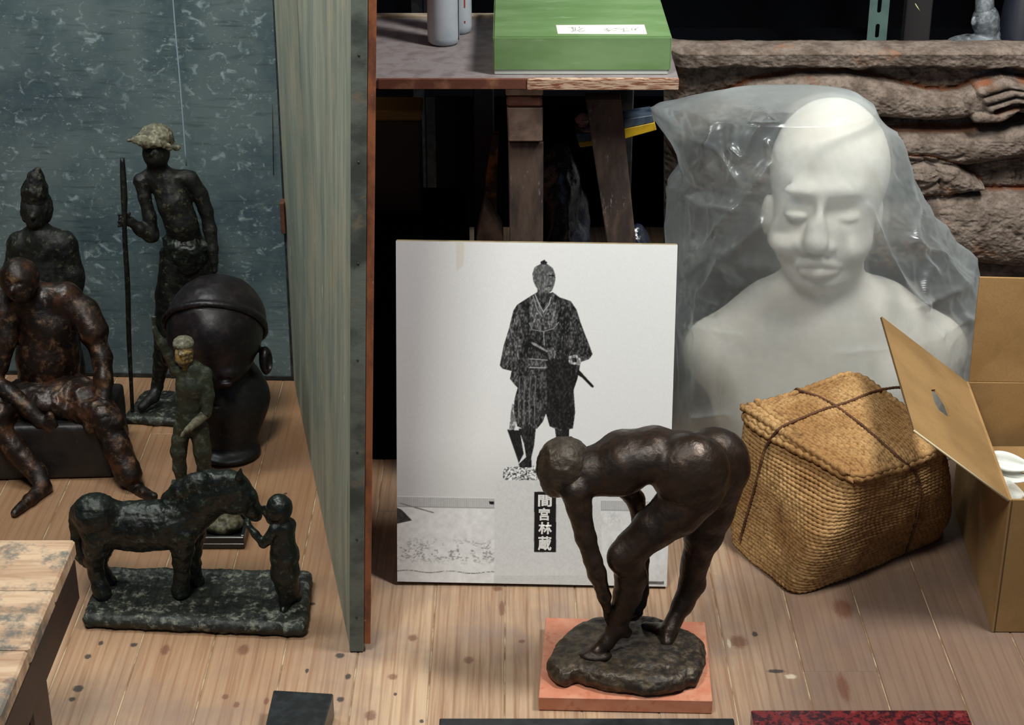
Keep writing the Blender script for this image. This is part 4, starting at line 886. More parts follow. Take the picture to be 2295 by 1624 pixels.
f.chain([Pj(84, 382, Yr, 7), Pj(80, 400, Yr, 16), Pj(78, 425, Yr, 26), Pj(80, 452, Yr+.004, 30)], .006); f.ell(Pj(60, 470, Yr+.006)[0], (.012, .02, .022), k=.008); f.ell(Pj(100, 470, Yr+.006)[0], (.012, .02, .022), k=.008)
link('hair', f.mesh('hair', 1, lambda V: .0034*ridged(V*(80, 80, 60), 3, 6)), M['dark_bronze'], rf, True)

# ---------------------------------------------------------------- seated man
sm = thing('seated_man_bronze', 'reddish-brown bronze of a bald man seated on a block with hand on knee', 'sculpture', (atY(110, 1000, 2.83)[0], 2.83, 0))
f = Field((-1.02, 2.54, -.004), (-.50, 2.99, .40), .003)
f.chain([Pj(60, 672, 2.84, 34), Pj(110, 720, 2.85, 62), Pj(108, 800, 2.845, 66), Pj(115, 865, 2.84, 62)], .014)
f.chain([Pj(0, 690, 2.84, 34), Pj(60, 668, 2.845, 38), Pj(145, 668, 2.845, 34), Pj(185, 700, 2.84, 32)], .012)
f.ell(Pj(44, 622, 2.815)[0], (.033, .037, .034), k=.006); f.ell(Pj(48, 650, 2.80)[0], (.02, .022, .022), k=.008); f.chain([Pj(58, 660, 2.825, 26), Pj(70, 690, 2.84, 28)], .008)
f.cap(Pj(28, 640, 2.782)[0], Pj(26, 652, 2.776)[0], .005, .0065, .003); f.ell(Pj(76, 632, 2.82)[0], (.004, .008, .009), k=.003)
for x in (18, 42): f.ell(Pj(x, 634, 2.780)[0], (.005, .005, .004), k=.002, sub=True)
f.cap(Pj(16, 664, 2.783)[0], Pj(38, 666, 2.783)[0], .0016, .0016, .001, sub=True)
# right-hand arm in the picture
f.chain([Pj(188, 700, 2.835, 34), Pj(208, 742, 2.82, 35)], .008)
f.chain([Pj(212, 755, 2.818, 24), Pj(228, 800, 2.80, 23), Pj(232, 850, 2.78, 21), Pj(232, 890, 2.765, 18), Pj(228, 915, 2.755, 20)], .006)
for i in range(4): f.chain([Pj(218+i*9, 915, 2.75, 7), Pj(215+i*9, 935, 2.738, 6), Pj(216+i*8, 952, 2.735, 5)], .0015)
# left-hand arm
f.chain([Pj(8, 700, 2.83, 30), Pj(12, 760, 2.815, 25), Pj(-4, 820, 2.80, 21), Pj(-22, 850, 2.79, 20)], .008)
f.chain([Pj(-22, 850, 2.79, 20), Pj(20, 878, 2.765, 20), Pj(66, 918, 2.745, 20), Pj(92, 946, 2.735, 17)], .006)
for i in range(4): f.chain([Pj(94+i*6, 945-i*5, 2.733, 7), Pj(106+i*6, 962-i*4, 2.73, 6), Pj(108+i*5, 978-i*5, 2.732, 5)], .0015)
# legs
f.chain([Pj(130, 895, 2.84, 50), Pj(190, 910, 2.79, 42), Pj(236, 940, 2.735, 34)], .01)
f.chain([Pj(238, 950, 2.735, 30), Pj(262, 1000, 2.72, 30), Pj(288, 1062, 2.70, 30)], .008)
f.chain([Pj(292, 1070, 2.70, 20), Pj(306, 1096, 2.695, 17), Pj(322, 1106, 2.675, 14), Pj(345, 1112, 2.65, 9)], .005)
f.chain([Pj(80, 895, 2.84, 50), Pj(30, 918, 2.79, 42), Pj(-8, 940, 2.735, 34)], .01)
f.chain([Pj(-8, 945, 2.735, 32), Pj(30, 1000, 2.72, 28), Pj(82, 1060, 2.70, 24)], .008)
f.chain([Pj(86, 1068, 2.695, 21), Pj(96, 1092, 2.68, 19), Pj(66, 1122, 2.64, 15), Pj(32, 1150, 2.60, 9)], .006)
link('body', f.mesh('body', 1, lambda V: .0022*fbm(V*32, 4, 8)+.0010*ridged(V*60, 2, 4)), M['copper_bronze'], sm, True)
f = Field((-.95, 2.66, .03), (-.56, 2.95, .25), .003)         # rolled trousers
f.chain([Pj(130, 895, 2.83, 60), Pj(190, 905, 2.785, 50), Pj(232, 935, 2.738, 36)], .012); f.chain([Pj(90, 895, 2.83, 58), Pj(30, 912, 2.79, 48), Pj(-8, 935, 2.74, 38)], .012)
f.cap(Pj(208, 950, 2.73)[0], Pj(258, 944, 2.73)[0], .014, .014, .006); f.ell(Pj(122, 885, 2.80)[0], (.062, .06, .030), k=.02)
link('trousers', f.mesh('trousers', 1, lambda V: .0062*ridged(V*(30, 30, 44)+fbm(V*16, 2, 4)[:, None]*1.2, 3, 12)-.001), M['copper_bronze'], sm, True)
sl = Field((-1.1, 2.60, -.01), (-.62, 3.0, .15), .0035)
sl.box((-.853, 2.808, .052), (.165, .086, .0515), rot=Matrix.Rotation(R(3), 3, 'Z'), rd=.008)
me = sl.mesh('seat_block', 1, lambda V: .0035*fbm(V*26, 4, 8)*(V[:, 2] > .008)); link('seat_block', me, plain('dark_block', lin(34, 30, 28), .5, col2=lin(18, 18, 20), sc_=18, col3=lin(92, 76, 58), sc3=30, lo3=.66, hi3=.76, bump=.5), sm, True)

# ---------------------------------------------------------------- large head in a cap
hd = thing('portrait_head_bronze', 'large dark purplish bronze head in a tight cap on a dark stand', 'sculpture', (atY(500, 900, 2.85)[0], 2.85, 0))
hc = Pj(482, 735, 2.84)[0]; s = pxm(735, 2.84)
f = Field(hc-(.12, .14, .15), hc+(.12, .12, .13), .003)
f.ell(hc, (108*s, .092, 112*s), k=.01); f.ell(hc+(0, -.02, -.055), (.056, .062, .045), k=.02)
f.ell(hc+(-.03, -.075, -.048), (.02, .014, .011), k=.008); f.ell(hc+(.026, -.072, -.050), (.02, .014, .011), k=.008)
f.chain([(hc+(-.004, -.088, -.055), .009), (hc+(-.004, -.108, -.085), .013)], .008); f.ell(hc+(-.004, -.09, -.108), (.024, .012, .007), k=.006)
f.ell(hc+(.084, .0, -.062), (.012, .018, .027), k=.006); f.ell(hc+(.090, -.006, -.062), (.006, .010, .016), k=.003, sub=True); f.ell(hc+(-.086, .0, -.045), (.012, .018, .027), k=.006)
for sx in (-1, 1): f.ell(hc+(sx*.030-.004, -.083, -.066), (.013, .008, .006), k=.004)
f.cap(hc+(.004, .01, -.06), (hc[0]+.01, hc[1]+.02, hc[2]-.13), .05, .05, .015)
link('head', f.mesh('head', 1, lambda V: .0018*fbm(V*22, 4, 8)), M['purple_bronze'], hd, True)
f = Field(hc-(.13, .13, .06), hc+(.13, .13, .14), .0028)
f.ell(hc+(.002, .006, .004), (112*s, .096, 113*s), k=.004)
n = np.array([0, .74, .67]); p0 = hc+np.array([0, -.055, .067])
B_ = Matrix(((1, 0, 0), (0, .67, .74), (0, -.74, .67)))
f.box(p0-n*.15, (.2, .25, .15), rot=B_, rd=.002, k=.004, sub=True)
rim = []
for q in range(64):
    th_ = q/64*2*math.pi; u = np.array([1, 0, 0]); v = np.cross(n, u); cen_ = p0+v*0
    # walk the rim: intersection of the plane with the head ellipsoid
    c1_ = hc+n*((p0-hc)@n); d = u*math.cos(th_)+v*math.sin(th_); lo2, hi2 = 0, .2
    for _ in range(20):
        md = (lo2+hi2)/2; P_ = c1_+d*md-hc
        if (P_[0]/(112*s))**2+(P_[1]/.096)**2+(P_[2]/(113*s))**2 < 1: lo2 = md
        else: hi2 = md
    rim.append(c1_+d*lo2)
for a_, b_ in zip(rim, rim[1:]+rim[:1]): f.cap(a_, b_, .0052, .0052, .004)
link('cap', f.mesh('cap', 1, lambda V: .0022*fbm(V*26, 4, 18)), M['purple_bronze'], hd, True)
f = Field((hc[0]-.12, hc[1]-.14, -.004), (hc[0]+.14, hc[1]+.14, .18), .003)
c_ = atZ(520, 985, 0); f.cap((hc[0]+.012, 2.825, .012), (hc[0]+.018, 2.85, .10), .046, .062, .02); f.cap((hc[0]+.018, 2.85, .10), (hc[0]+.012, 2.85, .15), .062, .05, .02)
f.ell((hc[0]+.012, 2.82, .010), (.056, .058, .014), k=.01)
me = f.mesh('neck_stand', 1, lambda V: .002*fbm(V*20, 4, 18)); co = np.empty(len(me.vertices)*3, np.float32); me.vertices.foreach_get('co', co); co = co.reshape(-1, 3); co[:, 2] = np.maximum(co[:, 2], .0006); me.vertices.foreach_set('co', co.ravel())
link('neck_stand', me, bronze('near_black_bronze', lin(26, 26, 28), lin(16, 17, 19), lin(36, 36, 36), r=.42, metal=.3), hd, True)

# ---------------------------------------------------------------- small nude with raised arm
Yn = 2.665
sn = thing('raised_arm_bronze', 'small greenish bronze nude raising one arm with an ochre-stained head', 'sculpture', (atY(425, 1000, Yn)[0], Yn, 0))
f = Field((-.58, 2.59, -.004), (-.40, 2.75, .34), .0019)
f.chain([Pj(426, 838, Yn, 27), Pj(428, 862, Yn-.003, 33), Pj(424, 900, Yn, 27), Pj(424, 945, Yn, 31)], .008, sq=.8)
f.chain([Pj(395, 828, Yn, 15), Pj(425, 822, Yn, 18), Pj(458, 836, Yn, 16)], .008); f.chain([Pj(420, 820, Yn, 13), Pj(415, 800, Yn-.003, 12)], .004)
f.chain([Pj(394, 826, Yn, 13), Pj(378, 795, Yn-.005, 11), Pj(360, 765, Yn-.01, 10), Pj(343, 738, Yn-.012, 8), Pj(338, 722, Yn-.012, 8)], .004)
for i in range(4): f.chain([Pj(334+i*4, 722, Yn-.012, 3.6), Pj(332+i*5, 708, Yn-.013, 3)], .0012)
f.chain([Pj(344, 738, Yn-.012, 5), Pj(328, 736, Yn-.014, 3.4)], .0015)
f.chain([Pj(462, 840, Yn, 14), Pj(466, 885, Yn-.006, 13), Pj(463, 925, Yn-.012, 12)], .005)
f.chain([Pj(408, 960, Yn, 20), Pj(400, 1010, Yn-.003, 17), Pj(403, 1050, Yn, 14), Pj(412, 1100, Yn+.002, 11)], .006)
f.chain([Pj(446, 960, Yn, 22), Pj(454, 1010, Yn-.003, 19), Pj(458, 1055, Yn, 15), Pj(455, 1105, Yn+.002, 11)], .006)
zf = .018
f.chain([(atY(412, 1100, Yn), .007), ((atY(412, 1100, Yn)[0], Yn-.03, zf), .006)], .004); f.chain([(atY(455, 1105, Yn), .007), ((atY(455, 1105, Yn)[0]+.004, Yn-.03, zf), .006)], .004)
f.box((atY(432, 1100, Yn)[0], Yn-.008, .009), (.045, .042, .008), rd=.004, k=.003)
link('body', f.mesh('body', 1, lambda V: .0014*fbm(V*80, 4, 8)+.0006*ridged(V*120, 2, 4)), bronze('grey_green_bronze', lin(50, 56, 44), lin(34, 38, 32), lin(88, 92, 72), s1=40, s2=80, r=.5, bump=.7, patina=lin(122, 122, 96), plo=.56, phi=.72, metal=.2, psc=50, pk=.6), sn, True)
f = Field((-.56, 2.59, .10), (-.42, 2.74, .26), .0016)
f.chain([Pj(463, 925, Yn-.012, 11.5), Pj(440, 945, Yn-.02, 10), Pj(420, 963, Yn-.026, 8)], .003)
for i in range(4): f.chain([Pj(420-i*2, 960+i*3, Yn-.027, 3.6), Pj(410-i*1, 970+i*2.5, Yn-.029, 3)], .0012)
link('forearm', f.mesh('forearm', 1, rough(.0008, 90)), M['worn'], sn, True)['label'] = 'worn pale grey forearm'
f = Field((-.55, 2.59, .20), (-.40, 2.74, .34), .0016)
f.ell(Pj(413, 791, Yn-.005)[0], (.0150, .018, .021), k=.004); f.ell(Pj(410, 806, Yn-.015)[0], (.010, .010, .012), k=.004); f.chain([Pj(414, 806, Yn-.004, 13), Pj(416, 824, Yn-.010, 9)], .004); f.cap(Pj(406, 788, Yn-.022)[0], Pj(405, 795, Yn-.025)[0], .0028, .0035, .002)
for i in range(3): f.chain([Pj(396, 790+i*9, Yn-.014, 4.5), Pj(412, 794+i*9, Yn-.025, 4.5), Pj(428, 789+i*9, Yn-.014, 4)], .002)
link('head', f.mesh('head', 1, rough(.0009, 120)), M['yellow_wash'], sn, True)['label'] = 'ochre-stained face and chin'
f = Field((-.55, 2.59, .20), (-.40, 2.74, .36), .0016)
f.ell(Pj(411, 768, Yn)[0], (.0165, .019, .0095), k=.004); f.ell(Pj(411, 774, Yn+.004)[0], (.0165, .017, .012), k=.004)
link('hair', f.mesh('hair', 1, lambda V: .0016*ridged(V*110, 3, 6)), M['worn'], sn, True)['label'] = 'pale worn hair'

# ---------------------------------------------------------------- little figure in a dark square tray, behind the horse
tr = thing('square_tray', 'small square glossy black tray behind the horse bronze', 'tray', atZ(500, 1210)*(1, 1, 0))
a, b = atZ(548, 1230, .0), atZ(536, 1160, .022); x1 = a[0]; y0 = a[1]; x0 = x1-.085; y1 = y0+.085
M['tray'] = plain('glossy_black_lacquer', (.012, .014, .014), .22)
box('tray_bottom', x0, x1, y0, y1, .0006, .010, M['tray'], tr, .001)
for (u0, u1, w0, w1) in ((x0, x1, y0, y0+.006), (x0, x1, y1-.006, y1), (x0, x0+.006, y0+.0062, y1-.0062), (x1-.006, x1, y0+.0062, y1-.0062)): box('tray_wall', u0, u1, w0, w1, .0102, .022, M['tray'], tr, .0012)
f = Field((x0-.01, y0-.01, .0), (x1+.02, y1+.02, .09), .002)
cx, cy = (x0+x1)/2+.005, (y0+y1)/2
f.ell((cx, cy, .024), (.030, .026, .0135), k=.006); f.ell((cx+.004, cy+.004, .038), (.018, .016, .012), k=.008); f.cap((cx-.022, cy-.005, .026), (cx+.02, cy-.012, .030), .009, .006, .005)
o = link('ash_coloured_lump', f.mesh('lump', 1, lambda V: .0035*ridged(V*60, 3, 6)), bronze('olive_crust', lin(84, 80, 58), lin(44, 44, 36), lin(112, 104, 80), s1=60, s2=90, r=.6, bump=.8, metal=.1), None, True, origin=(cx, cy, .0105))
o.name = 'relief_fragment'; tag(o, 'olive-grey crusty bronze fragment lying in the square black tray', 'fragment')

# ---------------------------------------------------------------- horse and child
J = Jf((100, 1000, 3.477))
hs = thing('horse_and_child_bronze', 'green-black bronze horse nuzzled by a small standing child on an oblong base', 'sculpture', (atZ(440, 1340)[0], 2.33, 0))
tz = .020
F0, F1, B1, B0 = atZ(180, 1386, tz), atZ(672, 1408, tz), atZ(700, 1277, tz), atZ(226, 1268, tz)
cb = (F0+F1+B1+B0)/4; ang = math.atan2(F1[1]-F0[1], F1[0]-F0[0]); Lx = (np.linalg.norm(F1-F0)+np.linalg.norm(B1-B0))/4; Ly = (F0[1]-B0[1]+F1[1]-B1[1])/-4
f = Field((cb[0]-Lx-.03, cb[1]-Ly-.04, -.004), (cb[0]+Lx+.04, cb[1]+Ly+.04, .05), .0022)
RZ = Matrix.Rotation(ang*.8, 3, 'Z')
corners = [F0+(.012, .012, 0), F1+(-.004, .014, 0), atZ(690, 1372, tz)+(-.012, .006, 0), B1+(-.012, -.010, 0), B0+(.012, -.010, 0)]
for a_, b_ in zip(corners, corners[1:]+corners[:1]): f.cap((a_[0], a_[1], .011), (b_[0], b_[1], .011), .0105, .0105, .002)
mid_ = (cb[0], cb[1]); 
for i in range(24):
    t_ = i/23; p_ = corners[0]*(1-t_)+corners[1]*t_; q_ = corners[4]*(1-t_)+corners[3]*t_; f.cap((p_[0], p_[1], .011), (q_[0], q_[1], .011), .0100, .0100, .003)
f.cap(atZ(590, 1385, .018), atZ(680, 1345, .018), .006, .006, .006)
me = f.mesh('base', 1, lambda V: (.0030*ridged(V*(34, 46, 30), 4, 5)-.0005)*(V[:, 2] > .003)); link('base', me, M['verdigris_ground'], hs, True)
Yo = 2.335; N_, F_ = Yo-.014, Yo+.026
f = Field((-.66, 2.25, .01), (-.33, 2.42, .27), .002)
f.chain([J(395, 560, Yo, 172), J(560, 615, Yo, 172), J(760, 620, Yo, 186), J(940, 610, Yo, 182), J(1090, 570, Yo, 170)], .016, sq=.85)
f.ell(J(390, 520, Yo-.012)[0], (.034, .030, .030), k=.012); f.ell(J(420, 520, Yo+.018)[0], (.032, .026, .028), k=.012)
f.chain([J(1090, 540, Yo, 165), J(1230, 440, Yo, 150), J(1380, 360, Yo, 132), J(1480, 330, Yo, 112)], .014, sq=.7)
f.chain([J(1500, 320, Yo, 100), J(1560, 400, Yo, 92), J(1620, 500, Yo, 62), J(1640, 540, Yo, 54)], .008, sq=.8)
f.ell(J(1490, 430, Yo)[0], (.021, .019, .018), k=.008)     # cheek
f.chain([J(1520, 240, Yo-.012, 30), J(1528, 170, Yo-.014, 9)], .004); f.chain([J(1470, 250, Yo+.014, 28), J(1468, 190, Yo+.016, 9)], .004)
f.ell(J(1555, 360, Yo-.02)[0], .0035, k=.002, sub=True); f.ell(J(1665, 520, Yo-.010)[0], .0028, k=.002, sub=True)
f.cap(J(1600, 568, Yo-.013)[0], J(1660, 560, Yo-.011)[0], .0011, .0011, .001, sub=True)
f.chain([J(960, 400, Yo, 50), J(1060, 340, Yo, 60), J(1170, 285, Yo, 64), J(1300, 250, Yo, 60), J(1430, 245, Yo, 54), J(1500, 250, Yo, 40)], .010)   # mane
def lg(js, k=.006): f.chain([J(*j) for j in js], k)
lg([(410, 680, N_, 130), (400, 790, N_, 96), (385, 880, N_+.004, 70), (400, 980, N_+.006, 56), (430, 1090, N_+.002, 58), (450, 1140, N_, 68)])
lg([(470, 680, F_, 120), (430, 830, F_, 80), (410, 910, F_+.004, 60), (450, 990, F_+.004, 54), (500, 1060, F_, 58)])
lg([(1080, 680, N_, 110), (1075, 800, N_, 82), (1070, 900, N_, 66), (1075, 1000, N_, 58), (1060, 1080, N_, 60), (1060, 1120, N_, 70)])
lg([(1150, 680, F_, 100), (1150, 800, F_, 74), (1150, 920, F_, 60), (1160, 1000, F_, 58), (1180, 1050, F_, 66)])
lg([(250, 500, Yo, 50), (235, 620, Yo, 58), (245, 740, Yo, 56), (290, 850, Yo, 46), (320, 920, Yo, 26)])
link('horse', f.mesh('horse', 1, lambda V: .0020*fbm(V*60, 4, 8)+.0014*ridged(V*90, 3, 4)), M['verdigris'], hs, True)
Yc = 2.30
f = Field((-.43, 2.24, .008), (-.28, 2.37, .25), .0018)
def ch(js, k=.004): f.chain([J(*j) for j in js], k)
f.ell(J(1830, 480, Yc)[0], (.0195, .020, .021), k=.004); f.ell(J(1800, 520, Yc-.002)[0], (.012, .014, .012), k=.005); f.cap(J(1764, 505, Yc-.004)[0], J(1758, 515, Yc-.004)[0], .0024, .003, .002)
ch([(1850, 560, Yc, 46), (1860, 600, Yc, 66)]); ch([(1800, 610, Yc-.006, 46), (1910, 600, Yc+.006, 44)])
ch([(1860, 640, Yc, 92), (1855, 740, Yc, 88), (1870, 840, Yc, 106), (1872, 980, Yc, 104), (1885, 1080, Yc, 90)], .008)
ch([(1870, 1120, Yc-.006, 50), (1880, 1270, Yc-.006, 44)]); ch([(1945, 1100, Yc+.008, 50), (1965, 1220, Yc+.010, 42)]); ch([(1880, 1270, Yc-.006, 42), (1860, 1285, Yc-.016, 32)])
ch([(1795, 640, Yc-.012, 46), (1745, 720, Yc-.016, 38), (1705, 758, Yc-.016, 34)]); ch([(1705, 758, Yc-.016, 32), (1640, 680, Yc-.012, 26), (1590, 620, Yc-.008, 20), (1572, 594, Yc-.006, 16)], .003)
for i in range(4): f.chain([J(1576+i*8, 600-i*4, Yc-.006, 8), J(1562+i*9, 575-i*3, Yc-.005, 6)], .001)
ch([(1800, 590, Yc+.016, 38), (1760, 570, Yc+.02, 30), (1728, 520, Yc+.02, 24), (1712, 480, Yc+.018, 20)], .003)
for i in range(4): f.chain([J(1716-i*8, 482-i*2, Yc+.018, 8), J(1700-i*9, 462+i*3, Yc+.016, 6.5)], .001)
ch([(1900, 1080, Yc+.004, 80), (1910, 1150, Yc+.004, 66)], .006)
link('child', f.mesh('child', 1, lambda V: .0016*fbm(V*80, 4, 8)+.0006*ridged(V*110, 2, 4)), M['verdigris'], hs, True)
# ================================================================== clay relief slab
def pdist(px, py, poly):
    d = np.full(px.shape, 1e9); tt = np.zeros(px.shape); best = np.full(px.shape, 1e9); L0 = 0
    P = np.array(poly, float)
    for i in range(len(P)-1):
        a, b = P[i, :2], P[i+1, :2]; ba = b-a; L = ba@ba
        t = np.clip(((px-a[0])*ba[0]+(py-a[1])*ba[1])/L, 0, 1); dd = np.hypot(px-a[0]-t*ba[0], py-a[1]-t*ba[1])
        r = P[i, 2]+(P[i+1, 2]-P[i, 2])*t if P.shape[1] > 2 else 1.0
        v = dd-r; m = v < d; d = np.where(m, v, d); tt = np.where(m, r, tt)
    return d, tt
YR = 3.12
def relief():
    nx, ny = 640, 330
    gx, gy = np.meshgrid(np.linspace(1496, 2620, nx), np.linspace(122, 655, ny))
    Nn = lambda s, o=3, sd=0: fbm(np.stack([gx*s, gy*s*1.6, 0*gx], -1), o, sd)
    Rd = lambda s, o=3, sd=0: ridged(np.stack([gx*s, gy*s*1.8, 0*gx], -1), o, sd)
    h = -.020+.009*Rd(.02, 4, 2)+.005*Nn(.07, 3, 5)           # rough ground of the relief
    # thick lip along the top
    lip = 150+7*Nn(.012, 3, 9)+5*Nn(.05, 2, 3); d = gy-lip
    hl = .030-.006*np.clip((gy-122)/40, 0, 1)+.0015*Nn(.06, 3, 1); h = np.where(d < 0, np.maximum(h, hl), np.maximum(h, hl-.052*sstep(0, 26, d)))
    groove = np.zeros_like(h)
    def limb(poly, H_, h, groove, gr=.9, flat=.5, rgh=.002, gw=7):
        d, r = pdist(gx, gy, poly); x = np.clip(-d/np.maximum(r, 1), 0, 1); prof = np.sqrt(np.clip(1-(1-x)**2.4, 0, 1))*H_
        hh = prof+rgh*Nn(.05, 4, 7)*x**.3+.0012*Rd(.09, 2, 3)
        inside_ = d < 0; h2 = np.where(inside_, np.maximum(h, hh), np.where((d < gw*1.6), h-.006*(1-d/(gw*1.6)), h))
        groove = np.where(inside_, groove*(1-sstep(0, -5, d)), np.maximum(groove, gr*np.exp(-(d/gw)**2))); return h2, groove
    h, groove = limb([(1520, 330, 26), (1600, 272, 34), (1700, 246, 52), (1800, 232, 58), (1900, 228, 56), (1980, 232, 44), (2080, 246, 33), (2160, 244, 28), (2220, 222, 34), (2300, 225, 36), (2420, 260, 40)], .034, h, groove)
    # hand: palm, fingers, thumb
    for pl, hh in (([(2185, 232, 26), (2240, 212, 30), (2290, 215, 22)], .038), ([(2200, 204, 14), (2250, 188, 13), (2330, 204, 10)], .046), ([(2210, 222, 12), (2270, 204, 11), (2350, 216, 9)], .049), ([(2220, 240, 12), (2280, 222, 11), (2360, 230, 9)], .046), ([(2190, 262, 14), (2240, 262, 13), (2282, 236, 10)], .044)):
        d, r = pdist(gx, gy, pl); x = np.clip(-d/np.maximum(r, 1), 0, 1); pr = .030+(hh-.030)*np.sqrt(np.clip(1-(1-x)**2, 0, 1)); h = np.where(d < 0, np.maximum(h, pr), h); groove = groove*(1-sstep(0, -4, d))
    for pl in ([(2205, 214), (2262, 196), (2340, 209)], [(2212, 232), (2272, 214), (2350, 222)]):
        d, r = pdist(gx, gy, pl); h = h-.006*np.exp(-((d+1)/2.2)**2)
    d, r = pdist(gx, gy, [(2232, 248, 5), (2270, 236, 6), (2310, 236, 5)]); h = h-.02*(1-sstep(-3, 4, d)); groove = np.maximum(groove, .5*np.exp(-(d/5)**2))
    # deep shadow gap under the arm, then the body mass
    d, r = pdist(gx, gy, [(1930, 268, 4), (2010, 280, 8), (2120, 292, 10), (2230, 288, 10), (2330, 268, 8)]); h = h-.014*(1-sstep(-4, 10, d)); groove = np.maximum(groove, .55*np.exp(-((gy-304)/9)**2)*(gx > 1960))
    h, groove = limb([(1960, 330, 26), (2060, 338, 36), (2160, 342, 38), (2250, 330, 36), (2330, 320, 38), (2450, 330, 44)], .030, h, groove, .8)
    h, groove = limb([(2010, 390, 40), (2080, 405, 52), (2130, 410, 40), (2185, 420, 16), (2205, 424, 6)], .032, h, groove, .9, rgh=.007)
    h, groove = limb([(1960, 560, 80), (2080, 520, 72), (2180, 520, 76), (2300, 526, 84), (2450, 530, 90)], .036, h, groove, .8, rgh=.004)
    for pl in ([(2070, 352), (2106, 392), (2112, 440)], [(2040, 372), (2110, 362), (2160, 352)], [(2108, 410), (2060, 432)]):
        d, r = pdist(gx, gy, pl); h = h-.006*np.exp(-((d+1)/5)**2)
    h = h*(1-.9*sstep(598, 640, gy))-.02*sstep(600, 655, gy)+.0015*Nn(.11, 3, 41)
    # rounded left end
    h = h-.03*sstep(1540, 1498, gx)**2
    X = np.empty_like(gx); Z = np.empty_like(gx)
    P = np.stack([gx, gy], -1); d = np.stack([(gx-1147.5)/FPX, math.cos(PITCH)-(gy-812)/FPX*math.sin(PITCH), -math.sin(PITCH)-(gy-812)/FPX*math.cos(PITCH)], -1)
    t = (YR-.03)/d[..., 1]; V = O+d*t[..., None]; V[..., 1] = YR-h
    # top face rows running back
    top = V[0].copy(); rows = []; col = []
    for q, (dy, dz) in enumerate(((.085, -.004), (.080, .004), (.06, .007), (.04, .0075), (.02, .006), (.008, .003))):
        r = top.copy(); r[:, 1] = top[:, 1]+dy; r[:, 2] += dz+.002*fbm(np.stack([top[:, 0]*30, 0*top[:, 0]+dy*40, 0*top[:, 0]], -1), 3, 6); rows.append(r)
    V = np.concatenate([np.array(rows), V], 0); groove = np.concatenate([np.zeros((6, nx)), groove], 0)
    back = V.copy(); 
    V[:, 0] = V[:, 0]*(1, 0, 1)+np.array([0, YR+.06, 0])
    bt = V[-1].copy(); bt[:, 1] = YR+.06; V = np.concatenate([V, bt[None]], 0); groove = np.concatenate([groove, np.zeros((1, nx))], 0)
    ny2 = V.shape[0]; ii = (np.arange(ny2-1)[:, None]*nx+np.arange(nx-1)[None]).ravel(); F = np.stack([ii, ii+nx, ii+nx+1, ii+1], -1)
    me = mesh_np(V.reshape(-1, 3), F, 'relief'); ca = me.color_attributes.new('bare', 'FLOAT_COLOR', 'POINT'); g = np.clip(groove, 0, 1).ravel()
    ca.data.foreach_set('color', np.stack([g, g, g, np.ones_like(g)], -1).astype(np.float32).ravel()); return me, V
me, RV = relief()
t = NT('dusty_terracotta'); v = t.coord('Object'); at = t.new('ShaderNodeAttribute', attribute_name='bare'); nz = t.noise(v, 30, 5, .65)
c = t.mix(t.rng(nz, .35, .68), lin(132, 120, 110), lin(92, 80, 71)); c = t.mix(t.rng(t.noise(v, 140, 4, .6), .45, .75, 0, .6), c, lin(70, 60, 54))
c = t.mix(t.rng(t.noise(v, 12, 4, .6), .58, .7, 0, .55), c, lin(150, 104, 76))
bare = t.math('MULTIPLY', t.rng(at.outputs['Fac'], .18, .75), t.rng(nz, .25, .5, .25, .8)); c = t.mix(bare, c, lin(132, 76, 45))
t.bump(t.math('ADD', t.noise(v, 160, 5, .65), t.math('MULTIPLY', nz, 1.5)), .7, .0025); t.done(c, .9, 0, .15)
rs = thing('relief_slab', 'long dusty terracotta relief slab showing an outstretched arm and hand', 'relief', (.65, 3.15, .24))
link('relief_face', me, t.m, rs, True)
zr0 = RV[-1, :, 2].min()
bx = box('slab_support', atY(1500, 300, 3.12)[0]+.02, 1.25, 3.158, 3.176, zr0-.0, .62, M['dark_wall'], rs, .004)
bx.name = 'slab_back'
ck = box('low_crate', .32, 1.3, 3.115, 3.345, .0005, zr0-.001, plain('dark_red_brown', (.03, .012, .008), .7), None, .003, origin=(.8, 3.2, 0)); tag(ck, 'very dark red-brown low chest carrying the terracotta relief slab', 'chest')

